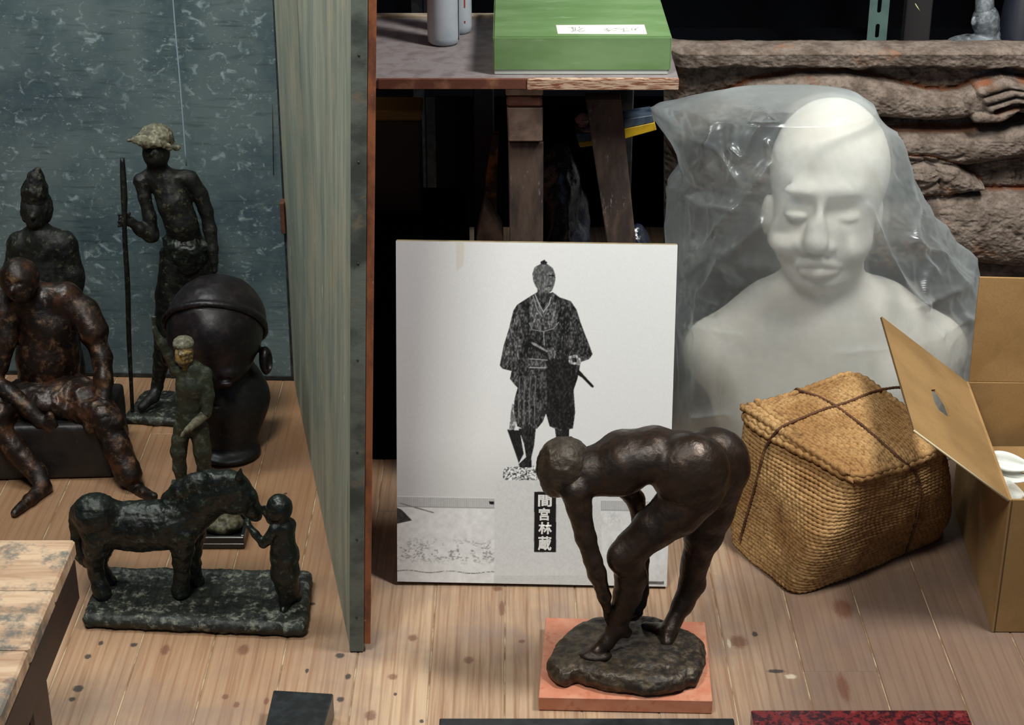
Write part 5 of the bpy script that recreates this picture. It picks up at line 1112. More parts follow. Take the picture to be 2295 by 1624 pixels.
# ================================================================== steel rack and the things standing on it, upper right
M['steel'] = plain('grey_green_steel', lin(84, 108, 102), .5, col2=lin(70, 92, 90), sc_=20, metal=.0)
rk_ = thing('steel_rack', 'dark steel rack with slotted grey-green upright behind the relief slab', 'rack', (.9, 3.4, 0))
YK = 3.36
a, b = atY(1946, 50, YK), atY(1990, 50, YK)
def slotted(x0, x1, z0, z1, Y, pitch, sh, sw, zoff):
    bm = bmesh.new(); xc = (x0+x1)/2; z = z0; slots = []
    k = 0; zc = zoff
    while zc-pitch > z0: zc -= pitch
    while zc < z1-.02:
        slots.append(zc); zc += pitch
    vs = {}
    def vt(x, z):
        key = (round(x, 5), round(z, 5))
        if key not in vs: vs[key] = bm.verts.new((x, Y, z))
        return vs[key]
    ed = [z0]+[(p+q)/2 for p, q in zip(slots[:-1], slots[1:])]+[z1]
    for s_, lo_z, hi_z in zip(slots, ed[:-1], ed[1:]):
        ring = []
        for q in range(16):
            th = q/16*2*math.pi; cx = math.cos(th)*sw/2; cz = math.sin(th)*sw/2+(sh/2-sw/2)*(1 if math.sin(th) >= 0 else -1)
            ring.append((xc+cx, s_+cz))
        outer = []
        for q in range(16):
            th = q/16*2*math.pi; c_, s2 = math.cos(th), math.sin(th); m_ = max(abs(c_), abs(s2)); outer.append((xc+c_/m_*(x1-x0)/2, (lo_z+hi_z)/2+s2/m_*(hi_z-lo_z)/2))
        for q in range(16):
            r = (q+1) % 16; bm.faces.new([vt(*outer[q]), vt(*outer[r]), vt(*ring[r]), vt(*ring[q])])
    g = bmesh.ops.extrude_face_region(bm, geom=bm.faces[:]); bmesh.ops.translate(bm, verts=[v for v in g['geom'] if isinstance(v, bmesh.types.BMVert)], vec=(0, .0022, 0)); bmesh.ops.recalc_face_normals(bm, faces=bm.faces)
    me = bpy.data.meshes.new('upright'); bm.to_mesh(me); bm.free(); return me
zc1 = atY(1960, 69, YK)[2]; zc0 = atY(1965, 13, YK)[2]
w_ = b[0]-a[0]
link('upright', slotted(a[0], b[0], .001, 1.6, YK, max(.03, (zc0-zc1)), .027, .008, zc1), M['steel'], rk_)
box('upright_flange', b[0]-.002, b[0], YK+.0024, YK+.03, .001, 1.6, M['steel'], rk_)
zs = .500
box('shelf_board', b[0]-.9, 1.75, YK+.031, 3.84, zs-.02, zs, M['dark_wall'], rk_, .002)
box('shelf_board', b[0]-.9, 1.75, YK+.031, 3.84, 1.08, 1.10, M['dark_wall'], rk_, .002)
for x in (b[0]-.9, 1.73): box('upright', x, x+.02, YK+.0, YK+.0305, .001, 1.6, M['black'], rk_)
for x in (b[0]-.9, 1.73): box('upright', x, x+.02, 3.8405, 3.87, .001, 1.6, M['black'], rk_)
a2, b2 = atY(2030, 40, 3.50), atY(2088, 40, 3.50)
ps = thing('dark_plank', 'near-black plank standing on the rack shelf between the upright and the small plaster bust', 'plank', ((a2[0]+b2[0])/2, 3.51, zs))
box('plank_face', a2[0], b2[0], 3.50, 3.53, zs+.0005, 1.07, plain('nearly_black_plank', (.022, .018, .020), .6), ps, .002)
pale = plain('pale_scratch', lin(190, 190, 140), .8)
for (x0, y0, x1, y1) in ((2051, 8, 2062, 26),):
    p, q = atY(x0, y0, 3.4995), atY(x1, y1, 3.4995); tube('scratch', [p, (p+q)/2, q], [.0007, .0014, .0006], pale, ps, 6)
M['grey_plaster'] = bronze('silvery_plaster', lin(120, 128, 134), lin(84, 90, 96), lin(168, 176, 180), s1=22, s2=80, r=.5, bump=.5, metal=.1)
Yq = 3.56; J = Jf((1900, 0, 5.413))
pbst = thing('small_bust', 'small silvery grey bust with tall headdress in profile on the rack shelf', 'bust', (atY(2205, 100, Yq)[0], Yq, zs))
f = Field((atY(2100, 50, Yq)[0]-.03, Yq-.09, zs-.01), (atY(2270, 50, Yq)[0]+.03, Yq+.09, .80), .0025)
f.chain([J(1690, 300, Yq, 120), J(1700, 230, Yq, 130), J(1690, 180, Yq, 120)], .008)
f.ell(J(1650, 250, Yq)[0], (.024, .026, .03), k=.008); f.ell(J(1730, 330, Yq)[0], (.016, .02, .024), k=.008)
f.chain([J(1790, 250, Yq, 30), J(1835, 350, Yq, 20)], .004); f.ell(J(1805, 410, Yq)[0], (.008, .010, .006), k=.004); f.ell(J(1770, 440, Yq)[0], (.010, .012, .008), k=.006)
f.chain([J(1655, 360, Yq, 72), J(1650, 520, Yq, 84)], .008)
f.ell((atY(2200, 110, Yq)[0], Yq, atY(2200, 118, Yq)[2]-.006), (.060, .052, .040), k=.012); f.ell((atY(2165, 110, Yq)[0], Yq, atY(2165, 104, Yq)[2]-.010), (.048, .05, .032), k=.012)
f.box((atY(2195, 110, Yq)[0], Yq, zs+.014), (.065, .045, .0135), rd=.005, k=.012); f.ell(J(1530, 260, Yq-.026)[0], (.006, .005, .011), k=.003)
link('bust_body', f.mesh('bust_body', 1, rough(.0014, 60)), M['grey_plaster'], pbst, True)
f = Field((atY(2150, 50, Yq)[0]-.03, Yq-.08, .56), (atY(2270, 50, Yq)[0]+.03, Yq+.08, .86), .0025)
f.chain([J(1660, 150, Yq, 120), J(1660, 20, Yq, 105), J(1640, -150, Yq, 70)], .006)
link('headdress', f.mesh('headdress', 1, rough(.001, 60)), M['grey_plaster'], pbst, True)
cp = J(1660, 190, Yq); r_ = J(0, 0, Yq, 128)[1]
tube('head_band', [(cp[0][0]+math.cos(q)*r_, Yq+math.sin(q)*r_, cp[0][2]+.003*math.cos(q*3+.4)) for q in np.linspace(0, 2*math.pi, 40, endpoint=False)], .0018, M['dark_edge'], pbst, 6, True)
pq = atY(2262, 90, 3.66); cn = lathe('dark_cone', [(0, .0), (.055, .0), (.052, .01), (.018, .34), (.0, .35)], (pq[0]+.03, 3.68, zs+.0005), plain('blue_black', (.012, .016, .028), .5), None, 24, origin=(pq[0]+.03, 3.68, zs+.0005)); tag(cn, 'tall blue-black cone standing behind the small silvery bust', 'cone')

# ================================================================== white bust under a plastic sheet
YB = 2.925
M['plaster'] = plain('white_plaster', lin(244, 240, 230), .85, col2=lin(232, 226, 214), sc_=10, bump=.15, bsc=60)
bu = thing('plaster_bust', 'over life-size white bust of a man with closed mouth under a plastic sheet', 'bust', (atY(1840, 900, YB)[0], YB, 0))
f = Field((.20, 2.74, -.002), (.82, 3.085, .66), .0032)
sB = pxm(440, YB)
def B(x, y, dy=0): return atY(x, y, YB+dy)
f.ell(B(1860, 376), (132*sB, .104, 157*sB), k=.02)
f.ell(B(1842, 520, -.03), (112*sB, .078, 122*sB), k=.03)
f.ell(B(1836, 612, -.055), (66*sB, .044, 36*sB), k=.02)     # chin
f.ell(B(1842, 425, -.092), (82*sB, .020, 20*sB), k=.02)   # brow
f.chain([(B(1836, 455, -.102), .012), (B(1830, 500, -.116), .0155), (B(1828, 542, -.126), .022)], .012)   # nose
f.ell(B(1802, 552, -.108), (.013, .014, .010), k=.008); f.ell(B(1854, 554, -.108), (.013, .014, .010), k=.008)
for x, y in ((1786, 474), (1894, 480)):
    f.ell(B(x, y, -.112), (36*sB, .022, 19*sB), k=.022, sub=True); f.ell(B(x, y+2, -.080), (30*sB, .022, 14*sB), k=.005)
    f.cap(B(x-26, y+3, -.106), B(x+26, y+1, -.106), .0022, .0022, .004, sub=True)
f.ell(B(1765, 535, -.062), (44*sB, .04, 30*sB), k=.02); f.ell(B(1900, 545, -.062), (44*sB, .04, 30*sB), k=.02)   # cheeks
f.chain([(B(1786, 590, -.098), .006), (B(1830, 584, -.115), .0095), (B(1878, 594, -.098), .006)], .006)
f.chain([(B(1798, 606, -.098), .007), (B(1830, 610, -.110), .0105), (B(1868, 608, -.098), .007)], .006)
f.cap(B(1780, 596, -.122), B(1830, 598, -.128), .004, .004, .004, sub=True); f.cap(B(1830, 598, -.128), B(1882, 601, -.118), .004, .004, .004, sub=True)
f.ell(B(1719, 480, .01), (.010, .020, .036), k=.01); f.ell(B(1965, 480, .01), (.010, .020, .036), k=.01)
f.cap(B(1845, 600, .01), B(1848, 760, .02), .070, .078, .03)
f.chain([(B(1612, 785, .0), .064), (B(1740, 715, .01), .066), (B(1850, 725, .01), .075), (B(1960, 715, .01), .066), (B(2085, 780, .0), .064)], .04)
f.ell(B(1850, 890, .0), (.205, .125, .17), k=.06); f.cap(B(1850, 900, .0), (B(1850, 900)[0], YB, .02), .13, .135, .03, sq=.8)
pass
bm_ = f.mesh('bust', 1, rough(.0012, 30)); co = np.empty(len(bm_.vertices)*3, np.float32); bm_.vertices.foreach_get('co', co); co = co.reshape(-1, 3); co[:, 2] = np.maximum(co[:, 2], .001); bm_.vertices.foreach_set('co', co.ravel())
link('bust_body', bm_, M['plaster'], bu, True)

def bag():
    prof = [ # row, left, right, front, back offsets
        (206, 1765, 1860, .025, .03), (209, 1700, 1895, .060, .065), (216, 1618, 1930, .092, .095), (238, 1548, 1962, .116, .115), (262, 1505, 1972, .120, .13), (300, 1500, 1998, .132, .14), (340, 1516, 2015, .146, .145), (385, 1528, 2034, .156, .15), (425, 1500, 2056, .162, .155),
        (500, 1495, 2096, .168, .155), (570, 1498, 2140, .172, .16), (612, 1500, 2190, .174, .162), (680, 1502, 2192, .174, .165), (780, 1504, 2172, .178, .17), (880, 1504, 2162, .182, .17), (960, 1500, 2158, .186, .17), (1040, 1490, 2160, .19, .17)]
    A = np.array(prof, float); nr, nc = 210, 420
    rows = np.concatenate([np.linspace(206, 240, 40)[:-1], np.linspace(240, 1040, nr-39)])
    V = []
    th = np.linspace(0, 2*math.pi, nc, endpoint=False)
    z_fl = None
    for r in rows:
        Lx, Rx, Fo, Bo = [np.interp(r, A[:, 0], A[:, i]) for i in range(1, 5)]
        Bo = Bo*.76; a, b = atY(Lx, r, YB+.01), atY(Rx, r, YB+.01); xc, rx = (a[0]+b[0])/2, (b[0]-a[0])/2
        cs, sn = np.cos(th), np.sin(th); e = .86
        x = xc+rx*np.sign(cs)*np.abs(cs)**e; off = np.where(sn < 0, Fo, Bo); y = YB+.01+off*np.sign(sn)*np.abs(sn)**e
        # bag clings near the face: pull front in towards the centre line of the head
        V.append(np.stack([x, y, np.full(nc, a[2])], -1))
    V = np.array(V); zmin, zmax = V[..., 2].min(), V[..., 2].max(); 
    V[..., 2] = np.where(V[..., 2] < .4, .003+(V[..., 2]-zmin)*(.4-.003)/(.4-zmin), V[..., 2])
    z = V[..., 2]
    # outward direction
    cx = V.mean(1, keepdims=True); D = V-cx; D[..., 2] = 0; D /= np.linalg.norm(D, axis=-1, keepdims=True)+1e-9
    px, py = project(V)
    P3 = V.copy()
    side = sstep(1700, 1620, px)+sstep(1960, 2040, px)
    amp = .30+.9*np.clip(side, 0, 1); lo = np.clip((z-.02)/.1, .2, 1)*np.clip((zmax-z)/.03, 0.25, 1)
    W1 = ridged(P3*(13, 13, 6)+fbm(P3*6, 2, 3)[..., None]*.9, 3, 7); W2 = ridged(P3*(30, 30, 18)+fbm(P3*9, 2, 8)[..., None]*1.2, 2, 17); W3 = fbm(P3*9, 2, 77)
    d = amp*lo*(.0075*(W1-.2)+.0026*W2+.010*W3)
    front = (V[..., 1] < YB+.01)
    for pl, hgt, wd in (([(1712, 397), (1611, 523), (1546, 594)], .012, 12), ([(1712, 503), (1627, 584), (1576, 660), (1560, 800)], .010, 14), ([(1707, 225), (1687, 271), (1743, 271), (1700, 225)], .010, 7), ([(1637, 331), (1667, 357), (1687, 306), (1720, 262)], .010, 7),
        ([(1505, 422), (1581, 463), (1652, 473)], .008, 8), ([(1995, 301), (2025, 382), (2046, 478), (2030, 543)], .013, 13), ([(2030, 543), (2096, 564), (2162, 634)], .012, 11), ([(1945, 463), (1985, 574), (2061, 690), (2080, 760)], .010, 12),
        ([(1536, 735), (1662, 750)], .006, 10), ([(1879, 791), (2040, 776), (2167, 715)], .007, 11), ([(2040, 690), (2150, 650)], .008, 9), ([(1520, 300), (1600, 330), (1650, 400)], .007, 8), ([(1600, 262), (1580, 360), (1540, 400)], .006, 7), ([(1720, 320), (1735, 360), (1700, 400)], .009, 7), ([(1560, 940), (1640, 930)], .008, 10), ([(1660, 640), (1600, 720), (1570, 860)], .006, 12), ([(2080, 600), (2060, 700), (2110, 800)], .008, 10)):
        dd, _ = pdist(px, py, pl); d = d+np.where(front, hgt*np.exp(-np.clip(dd+1, 0, None)/wd), 0)
    V = V+D*d[..., None]*1.0
    V[..., 2] += .35*d*np.clip((zmax-z)/.05, 0, 1); V[..., 2] = np.maximum(V[..., 2], .002)
    # loose corner hanging out at the upper left
    tipm = np.exp(-((py-262)/34)**2)*sstep(1620, 1500, px); V[..., 0] -= .030*tipm; V[..., 2] += .012*tipm
    nr = V.shape[0]; i = np.arange(nr-1)[:, None]*nc; s = np.arange(nc)[None]; s2 = (s+1) % nc
    F = np.stack([i+s, i+nc+s, i+nc+s2, i+s2], -1).reshape(-1, 4)
    VV = V.reshape(-1, 3); me = bpy.data.meshes.new('sheet')
    topc = V[0].mean(0)+(0, 0, .002); n = len(VV); VV = np.vstack([VV, topc])
    tri = [(n, int(k), int((k+1) % nc)) for k in range(nc)]
    me.from_pydata([tuple(q) for q in VV.astype(float)], [], [tuple(int(q) for q in f_) for f_ in F]+tri); return me
t = NT('milky_plastic_film'); n = t.n; n.remove(t.b)
def sh(kind, **kw):
    x = t.new(kind)
    for k_, v_ in kw.items(): x.inputs[k_].default_value = v_
    return x
def mx_(f_, a_, b_):
    x = t.new('ShaderNodeMixShader')
    if isinstance(f_, float): x.inputs[0].default_value = f_
    else: t.l.new(f_, x.inputs[0])
    t.l.new(a_.outputs[0], x.inputs[1]); t.l.new(b_.outputs[0], x.inputs[2]); return x
tr_ = sh('ShaderNodeBsdfTransparent', Color=(.98, .99, .99, 1)); rf_ = sh('ShaderNodeBsdfRefraction', Color=(.96, .98, .98, 1), Roughness=.40, IOR=1.12)
df = sh('ShaderNodeBsdfDiffuse', Color=(.84, .94, .97, 1)); tl = sh('ShaderNodeBsdfTranslucent', Color=(.84, .94, .97, 1)); gl_ = sh('ShaderNodeBsdfGlossy', Color=(.9, .96, 1, 1), Roughness=.24)
lw = t.new('ShaderNodeLayerWeight'); lw.inputs[0].default_value = .4
clear = mx_(.31, tr_, rf_); milk = mx_(.5, df, tl)
sz = t.new('ShaderNodeSeparateXYZ'); t.l.new(t.coord('Object'), sz.inputs[0])
fc = t.math('ADD', t.math('ADD', t.rng(lw.outputs['Facing'], .1, 1, .12, .5), t.rng(sz.outputs[2], .22, .0, 0, .25)), t.rng(t.noise(t.coord('Object'), 14, 4, .6), .45, .75, 0, .12))
m2 = mx_(fc, clear, milk); m3 = mx_(t.rng(lw.outputs['Fresnel'], 0, 1, .03, .5), m2, gl_)
t.l.new(m3.outputs[0], t.out.inputs[0])
M['film'] = t.m
bg_ = link('plastic_sheet', bag(), M['film'], None, True, origin=(atY(1840, 900, YB)[0], YB, 0)); tag(bg_, 'crumpled translucent plastic sheet draped over the white bust', 'sheet')

# ================================================================== straw-rope basket
def straw(name, a, b, c):
    t = NT(name); v = t.coord('Object', (1, 1, 1)); 
    cc = t.mix(t.rng(t.noise(v, 9, 4, .6), .38, .62), a, b); cc = t.mix(t.rng(t.noise(v, 150, 3, .6), .42, .7, 0, .65), cc, c)
    cc = t.mix(t.rng(t.noise(v, 16, 4, .6), .60, .70, 0, .5), cc, lin(84, 66, 50)); t.bump(t.noise(t.coord('Object', (1, 1, 1)), 420, 3, .7), .8, .0012); return t.done(cc, .9, 0, .1)
M['straw'] = straw('straw_rope', lin(188, 152, 104), lin(160, 122, 78), lin(104, 74, 44))
M['straw_in'] = plain('basket_core', lin(60, 40, 24), .95)
M['cord'] = plain('brown_hemp_cord', lin(96, 62, 36), .8, col2=lin(64, 40, 24), sc_=90, bump=.6, bsc=400)
Bt = [atZ(1786, 1340), atZ(2120, 1205), atZ(1985, 1065)+(.0, .0, 0), atZ(1632, 1205)]
Tp = [np.array(p, float) for p in (atZ(1908, 1072, .200), atZ(2138, 1002, .200), atZ(1915, 834, .228), atZ(1662, 922, .222))]
ctr = (sum(Bt)+sum(Tp))/8
def ringat(t_, n=340, infl=0.0, z_add=0):
    """closed loop round the basket at height fraction t_, corners rounded, sides bulging"""
    C4 = [Bt[i]*(1-t_)+Tp[i]*t_ for i in range(4)]; out = []; cc = sum(C4)/4
    for i in range(4):
        a, b, c = C4[i-1], C4[i], C4[(i+1) % 4]
        m0, m1_ = (a+b)/2, (b+c)/2; rr = .30
        p0, p1 = b+(a-b)*rr*.5, b+(c-b)*rr*.5
        out += [m0+(p0-m0)*s for s in np.linspace(0, 1, n//12, endpoint=False)]
        out += [(1-s)**2*p0+2*s*(1-s)*b+s*s*p1 for s in np.linspace(0, 1, n//12, endpoint=False)]
        out += [p1+(m1_-p1)*s for s in np.linspace(0, 1, n//12, endpoint=False)]
    P = np.array(out); d = P-cc; d[:, 2] = 0; d /= np.linalg.norm(d, axis=1)[:, None]+1e-9
    bulge = .012*math.sin(math.pi*min(1, t_*1.05))+.004*np.sin(P[:, 0]*37+t_*6)+.006*fbm(np.stack([P[:, 0]*14, P[:, 1]*14, P[:, 2]*22], -1), 3, 5)
    P = P+d*(bulge+infl)[:, None]; P[:, 2] += .004*fbm(P*(12, 12, 12), 2, 9)+z_add; return P
def resample(P, step, closed):
    Q = np.vstack([P, P[:1]]) if closed else P; L = np.concatenate([[0], np.cumsum(np.linalg.norm(np.diff(Q, axis=0), axis=1))]); n = max(8, int(L[-1]/step)); u = np.linspace(0, L[-1], n, endpoint=not closed)
    return np.stack([np.interp(u, L, Q[:, k]) for k in range(3)], -1), u
def rope(name, P, r, parent, m, phase, closed=False, outd=None, step=.0022, pitch=.0088, seg=6):
    """two-strand look: fat beads leaning along the rope"""
    P, u = resample(P, step, closed); ph = 2*math.pi*u/pitch+phase
    rr = r*(.86+.26*np.abs(np.sin(ph/2))**.7)*(1+.12*vnoise(np.stack([u*60, 0*u+phase, 0*u], -1), 3))
    wob = .0008*vnoise(np.stack([u*40, 0*u+phase*3, 0*u], -1), 8); P = P.copy(); P[:, 2] += r*.22*np.sin(ph/2*2)+wob
    if outd is not None: P += outd*(r*.25*np.cos(ph))[:, None]
    if not closed: rr = rr*np.clip(np.minimum(np.arange(len(P)), len(P)-1-np.arange(len(P)))/3.0, .02, 1)
    V, F = tube_mesh(P, rr, seg, closed); return link(name, mesh_np(V, F, name), m, parent, True)
bk = thing('straw_basket', 'lumpy square straw-rope basket tied with brown cord beside the cardboard box', 'basket', (ctr[0], ctr[1], 0))
NR = 35; rr_ = .0036
# core that fills the gaps
core = []
for t_ in np.linspace(.0, .97, 12): core.append(resample(ringat(t_, infl=-.0035), .012, True)[0])
nmin = min(len(q) for q in core); core = [resample(ringat(t_, infl=-.0035), 1, True)[0] if False else np.array([np.interp(np.linspace(0, len(q), nmin, endpoint=False), np.arange(len(q)+1), np.append(q[:, k], q[0, k])) for k in range(3)]).T for t_, q in zip(np.linspace(0, .97, 12), core)]
V = np.array(core); nr, nc = V.shape[:2]; V[0, :, 2] = np.maximum(V[0, :, 2], .0015); i = np.arange(nr-1)[:, None]*nc; s_ = np.arange(nc)[None]; s2_ = (s_+1) % nc
F = [tuple(int(x) for x in f_) for f_ in np.stack([i+s_, i+s2_, i+nc+s2_, i+nc+s_], -1).reshape(-1, 4)]+[tuple(range(nc))[::-1], tuple(range((nr-1)*nc, nr*nc))]
me = bpy.data.meshes.new('basket_core'); me.from_pydata([tuple(q) for q in V.reshape(-1, 3)], [], F); link('basket_core', me, M['straw_in'], bk)
LIDT = 2
for k in range(NR):
    t_ = (k+.35)/NR*.965; P = ringat(t_, infl=.0035 if t_ > LIDT else .0); P[:, 2] = np.maximum(P[:, 2], rr_*1.25)
    if t_ > LIDT and t_ < LIDT+.045: P = P+(P-P.mean(0))*(.012, .012, 0)
    rope('rope_row', P, rr_*(1.02 if t_ < LIDT else 1.08), bk, M['straw'], k*2.4, True)
# lid: ropes laid side by side from the far left edge towards the near edge
T0, T1, T2, T3 = Tp
ncr = 37
def lidpt(s, u):   # s: 0 at near-left edge .. 1 at far-right edge ; u: 0 left end .. 1 near end
    P = (T3*(1-u)+T0*u)*(1-s)+(T2*(1-u)+T1*u)*s
    d = ctr-P; d[2] = 0
    return P
for k in range(ncr):
    s = (k+.5)/ncr; U_ = np.linspace(-.01, 1.01, 60); pts = []
    for u in U_:
        e = max(abs(2*u-1), 0)**6; e2 = abs(2*s-1)**6
        P = lidpt(s, u); P = P+np.array([0, 0, .012*(1-e)*(1-e2)-.004*e-.004*e2+.005*float(vnoise(np.array([P[0]*18, P[1]*18, 3.3]), 5))]); pts.append(P)
    rope('lid_rope', np.array(pts), rr_*1.0, bk, M['straw'], k*1.7, False)
# thick plaited edge of the lid and the overlapping flap on its left side
def edge(tval, infl, r, nm, a0=0, a1=1, z=0):
    P = ringat(tval, infl=infl, z_add=z); n = len(P); P = P[int(a0*n):int(a1*n)] if (a0, a1) != (0, 1) else P; return rope(nm, P, r, bk, M['straw'], 1.3, (a0, a1) == (0, 1), pitch=.015, seg=8)
edge(.955, .0040, .0054, 'lid_edge', z=.004); edge(.985, .0015, .0050, 'lid_edge', z=.004); 
for q, (off, r) in enumerate(((.0, .0058), (.014, .0054), (.028, .0052))):
    P = [T3*(1-u)+T0*u+(T2-T3)/np.linalg.norm(T2-T3)*off*(1-u*.8)+np.array([0, 0, .010-.006*u]) for u in np.linspace(-.02, .98, 40)]; rope('plaited_flap', np.array(P), r, bk, M['straw'], q*2.1, False, pitch=.014, seg=8)
def surf(px, py, z): return atZ(px, py, z)
def cordline(pts, nm='binding_cord', r=.0028):
    P = np.array([np.array(p) for p in pts]); P = spline(P, 8); P2, u = resample(P, .0016, False); rad = r*(1+.16*np.sin(2*math.pi*u/.006)); V, F = tube_mesh(P2, rad, 8); link(nm, mesh_np(V, F, nm), M['cord'], bk, True)
# cords are laid on the finished ropes
from mathutils.bvhtree import BVHTree
BV, BF, n0 = [], [], 0
for ch in bk.children:
    cv = np.empty(len(ch.data.vertices)*3, np.float32); ch.data.vertices.foreach_get('co', cv); BV.append(cv.reshape(-1, 3)+np.array(wloc(ch)))
    BF += [[i_+n0 for i_ in p_.vertices] for p_ in ch.data.polygons]; n0 += len(cv)//3
bvh = BVHTree.FromPolygons([Vector(q) for q in np.concatenate(BV).tolist()], BF)
def on(px, py):
    d = Vector(ray(px, py)).normalized(); h = bvh.ray_cast(Vector(O), d)
    return (np.array(h[0])-np.array(d)*.0022) if h[0] is not None else None
def lay_cord(pts, head=None, tail=None):
    P = []
    for (x0, y0), (x1, y1) in zip(pts[:-1], pts[1:]):
        for s in np.linspace(0, 1, 5, endpoint=False): P.append(on(x0+(x1-x0)*s, y0+(y1-y0)*s))
    P.append(on(*pts[-1])); P = [p for p in P if p is not None]
    P = np.array(P); Q = P.copy()
    for _ in range(2): Q[1:-1] = (Q[:-2]+2*Q[1:-1]+Q[2:])/4
    Q = [q for q in Q]
    if head is not None: Q = [Q[0]+np.array(h) for h in head]+Q
    if tail is not None: Q += [Q[-1]+np.array(h) for h in tail]
    cordline(Q, r=.0023)
lay_cord([(1786, 874), (1830, 886), (1872, 908), (1930, 950), (1990, 1004), (2046, 1052), (2058, 1068), (2064, 1100), (2058, 1150), (2044, 1200), (2030, 1240)], head=[(-.012, .03, -.04), (-.006, .014, -.004)])
lay_cord([(1992, 869), (1950, 880), (1895, 903), (1850, 915), (1800, 935), (1752, 955), (1732, 975), (1712, 1010), (1700, 1060), (1684, 1120), (1668, 1175), (1658, 1212)], head=[(.05, .03, -.03), (.03, .012, -.004)])

# ================================================================== cardboard box with two open flaps
def card():
    t = NT('cardboard'); v = t.coord('Object'); c = t.mix(t.rng(t.noise(v, 9, 4), .35, .65), lin(160, 128, 84), lin(142, 112, 72)); c = t.mix(t.rng(t.noise(v, 300, 3), .45, .75, 0, .3), c, lin(118, 88, 54))
    t.bump(t.noise(v, 26, 2), .1, .002); return t.done(c, .8, 0, .2)
M['card'] = card(); M['card_edge'] = plain('card_edge', lin(196, 184, 150), .9); M['card_dark'] = plain('corrugation', lin(84, 62, 38), .9)
cx0 = .7125; cz = .2255; yF = 2.257; yBk = 2.648; th = .004; cx1 = 1.12
K0 = np.array([cx0, yF, .001]); xo = .027
cbx = thing('cardboard_box', 'open brown cardboard box with a raised left flap and upright back flap', 'box', (.9, 2.45, 0))
sheet('side_panel', [(cx0, yF, .001), (cx0+xo, yBk, .001), (cx0+xo, yBk, cz), (cx0, yF, cz)][::-1], -th if False else th, M['card'], cbx)
def wall(name, a, b, z0, z1, n_, m=None):
    a, b = np.array(a, float), np.array(b, float); k = np.array(n_, float)*th
    return hexa(name, [(a[0], a[1], z0), (b[0], b[1], z0), (b[0]+k[0], b[1]+k[1], z0), (a[0]+k[0], a[1]+k[1], z0), (a[0], a[1], z1), (b[0], b[1], z1), (b[0]+k[0], b[1]+k[1], z1), (a[0]+k[0], a[1]+k[1], z1)], m or M['card'], cbx, .0006)
wall('front_panel', (cx0+.0045, yF-.0), (cx1, yF-.004), .001, cz, (0, 1))
wall('back_panel', (cx0+xo+.0045, yBk), (cx1+xo, yBk-.004), .001, cz, (0, -1))
wall('side_panel', (cx1, yF), (cx1+xo, yBk), .001, cz, (-1, 0)); box('bottom_panel', cx0+.03, cx1-.005, yF+.005, yBk-.01, .001, .005, M['card'], cbx)
box('corner_crease', cx0+.0030, cx0+.0046, yF-.0006, yF+.001, .001, cz-.002, M['card_dark'], cbx)
# back flap, upright
b0, b1 = np.array([cx0+xo+.0045, yBk-.002, cz+.0005]), np.array([cx1+xo, yBk-.006, cz+.0005])
f0, f1 = atY(2196, 621, yBk+.005), atY(2420, 626, yBk+.005)
hexa('back_flap', [b0, np.array([f1[0], b1[1], b1[2]]), np.array([f1[0], b1[1]+.004, b1[2]]), b0+(0, .004, 0), f0, f1, f1+(0, .004, 0), f0+(0, .004, 0)], M['card'], cbx, .0006)
FL = f0[2]-cz
# left flap, folded out and up
h0 = np.array([cx0, yF, cz+.0005]); h1 = np.array([cx0+xo, yBk, cz+.0005])
g0 = onray(2050, 962, h0, FL*1.02); g1 = onray(1972, 713, h1, FL*1.02)
eh = (h1-h0)/np.linalg.norm(h1-h0); up_ = (g0-h0)+(g1-h1); up_ /= 2
lf = lambda a, b: h0*(1-a)*(1-b)+h1*a*(1-b)+g0*(1-a)*b+g1*a*b
nn = np.cross(h1-h0, g0-h0); nn /= np.linalg.norm(nn); nn = nn if nn[2] > 0 or nn[0] < 0 else -nn
if nn@(O-h0) < 0: nn = -nn
hole_px = [(2087, 873), (2096, 872), (2109, 886), (2120, 905), (2131, 934), (2122, 932), (2104, 918), (2094, 900)]
def toplane(px, py):
    d = ray(px, py); t = ((h0-O)@nn)/(d@nn); return O+d*t
corners4 = [h0, g0, g0+(g1-g0), h1]
# keep it planar: project g1 into the plane of h0,h1,g0
g1p = g1-nn*((g1-h0)@nn); g0p = g0-nn*((g0-h0)@nn)
bm = bmesh.new(); oc_ = [h0, h1, g1p, g0p]; hl_ = [toplane(*p) for p in hole_px]
va = [bm.verts.new(tuple(p)) for p in oc_]; vb = [bm.verts.new(tuple(p)) for p in hl_]
es = [bm.edges.new((va[i], va[(i+1) % 4])) for i in range(4)]+[bm.edges.new((vb[i], vb[(i+1) % 8])) for i in range(8)]
bmesh.ops.triangle_fill(bm, edges=es, use_beauty=True)
r = bmesh.ops.extrude_face_region(bm, geom=bm.faces[:]); bmesh.ops.translate(bm, verts=[g for g in r['geom'] if isinstance(g, bmesh.types.BMVert)], vec=tuple(-nn*th)); bmesh.ops.recalc_face_normals(bm, faces=bm.faces)
me = bpy.data.meshes.new('side_flap'); bm.to_mesh(me); bm.free(); lfl = link('side_flap', me, M['card'], cbx)
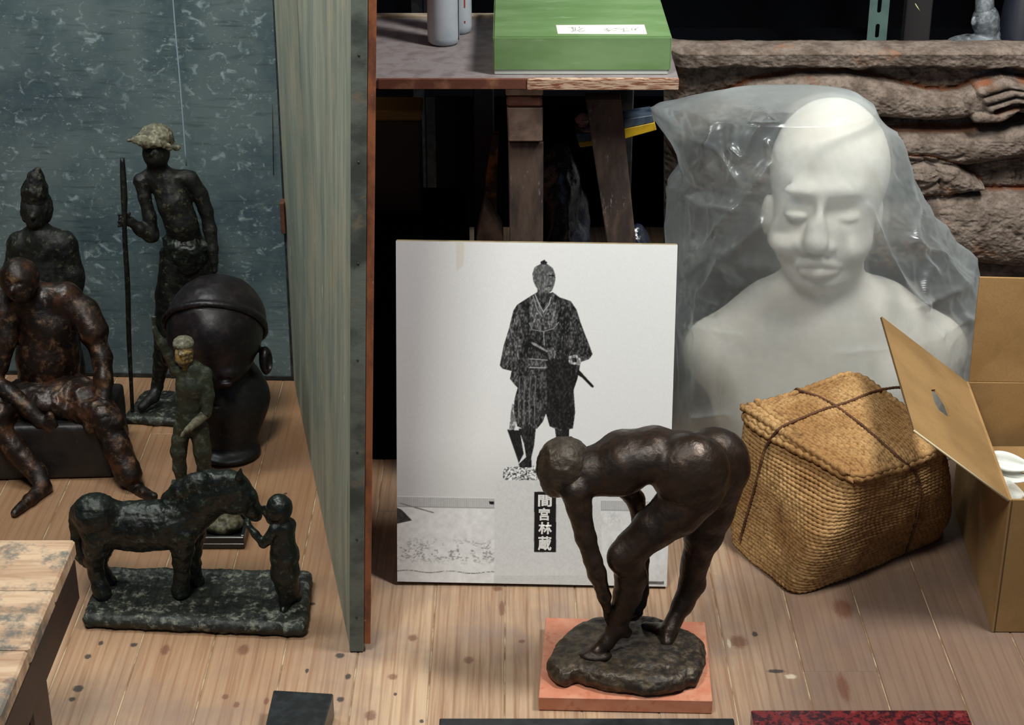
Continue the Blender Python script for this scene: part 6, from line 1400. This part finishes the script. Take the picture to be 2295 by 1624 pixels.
# corrugated cut edge along the far left side of the flap, smooth liner edge along the near side
L = np.linalg.norm(g1p-g0p); nb = int(L/.0052); bm = bmesh.new(); de = (g1p-g0p)/L; dn_ = (g0p-h0); dn_ /= np.linalg.norm(dn_)
for q in range(nb):
    c0_ = g0p+de*(q+.25)*.0052+dn_*.0002-nn*.0008; a_ = de*.0026; b_ = -nn*.0024; o_ = dn_*.0006
    vs = [bm.verts.new(tuple(x)) for x in (c0_, c0_+a_, c0_+a_*1.5+b_, c0_+a_*.5+b_, c0_+o_, c0_+a_+o_, c0_+a_*1.5+b_+o_, c0_+a_*.5+b_+o_)]
    for f_ in ((0, 1, 2, 3), (7, 6, 5, 4), (0, 4, 5, 1), (1, 5, 6, 2), (2, 6, 7, 3), (3, 7, 4, 0)): bm.faces.new([vs[i_] for i_ in f_])
me = bpy.data.meshes.new('corrugated_edge'); bm.to_mesh(me); bm.free(); link('corrugated_edge', me, M['card_dark'], lfl)
tube('pale_edge', [h0-nn*.002, (h0+g0p)/2-nn*.002, g0p-nn*.002], .0016, M['card_edge'], lfl, 8)
# white spoon-shaped porcelain pieces inside the box
M['porcelain'] = plain('white_porcelain', lin(222, 226, 218), .35, col2=lin(206, 210, 202), sc_=40)
bot = [atY(2262, 1040, 2.42), atY(2262, 1080, 2.40), atY(2268, 1105, 2.36)]
def shell(c, a, L_, Wd, label, tilt=.0, zrot=0):
    nu, nv = 26, 20; V = []; 
    for i_ in range(nu):
        u = i_/(nu-1); x = -L_/2+L_*u; w_ = Wd*math.sin(math.pi*min(1, max(0, u*.86+.07)))**.6*(1-.45*u)
        for j_ in range(nv):
            v_ = j_/nv*2*math.pi; V.append((x, w_*math.cos(v_), .45*w_*math.sin(v_)-.010*math.sin(math.pi*u)*(1 if math.sin(v_) > 0 else .3)*(1-abs(math.cos(v_)))))
    V = np.array(V); Rm = np.array(Matrix.Rotation(zrot, 3, 'Z') @ Matrix.Rotation(tilt, 3, 'X') @ Matrix.Rotation(a, 3, 'Y')); V = V@Rm.T+c
    ii = np.arange(nu-1)[:, None]*nv; s = np.arange(nv)[None]; s2 = (s+1) % nv; F = np.stack([ii+s, ii+s2, ii+nv+s2, ii+nv+s], -1).reshape(-1, 4)
    me = bpy.data.meshes.new('white_slipper'); Vt = [tuple(q) for q in V]; me.from_pydata(Vt, [], [tuple(int(x) for x in f_) for f_ in F]+[tuple(range(nv)), tuple(range((nu-1)*nv, nu*nv))[::-1]])
    o = link('white_ladle_head', me, M['porcelain'], None, True, origin=c); return tag(o, label, 'crockery', 'white pieces in the cardboard box')
shell(atY(2262, 1036, 2.44), .12, .068, .020, 'topmost white spoon-shaped piece in the cardboard box', .75, -.45)
shell(atY(2268, 1066, 2.43), .05, .052, .017, 'white piece directly under the topmost one in the cardboard box', .6, -.3)
shell(atY(2270, 1102, 2.40), .7, .066, .022, 'lowest white piece in the near left corner of the cardboard box', .8, .2)
pk2 = box('packing_pad', .765, 1.10, 2.30, 2.62, .0055, atY(2268, 1102, 2.40)[2]-.036, M['card'], None, .003, origin=(.93, 2.45, .0055)); tag(pk2, 'folded brown cardboard pad filling the cardboard box under the white pieces', 'padding')
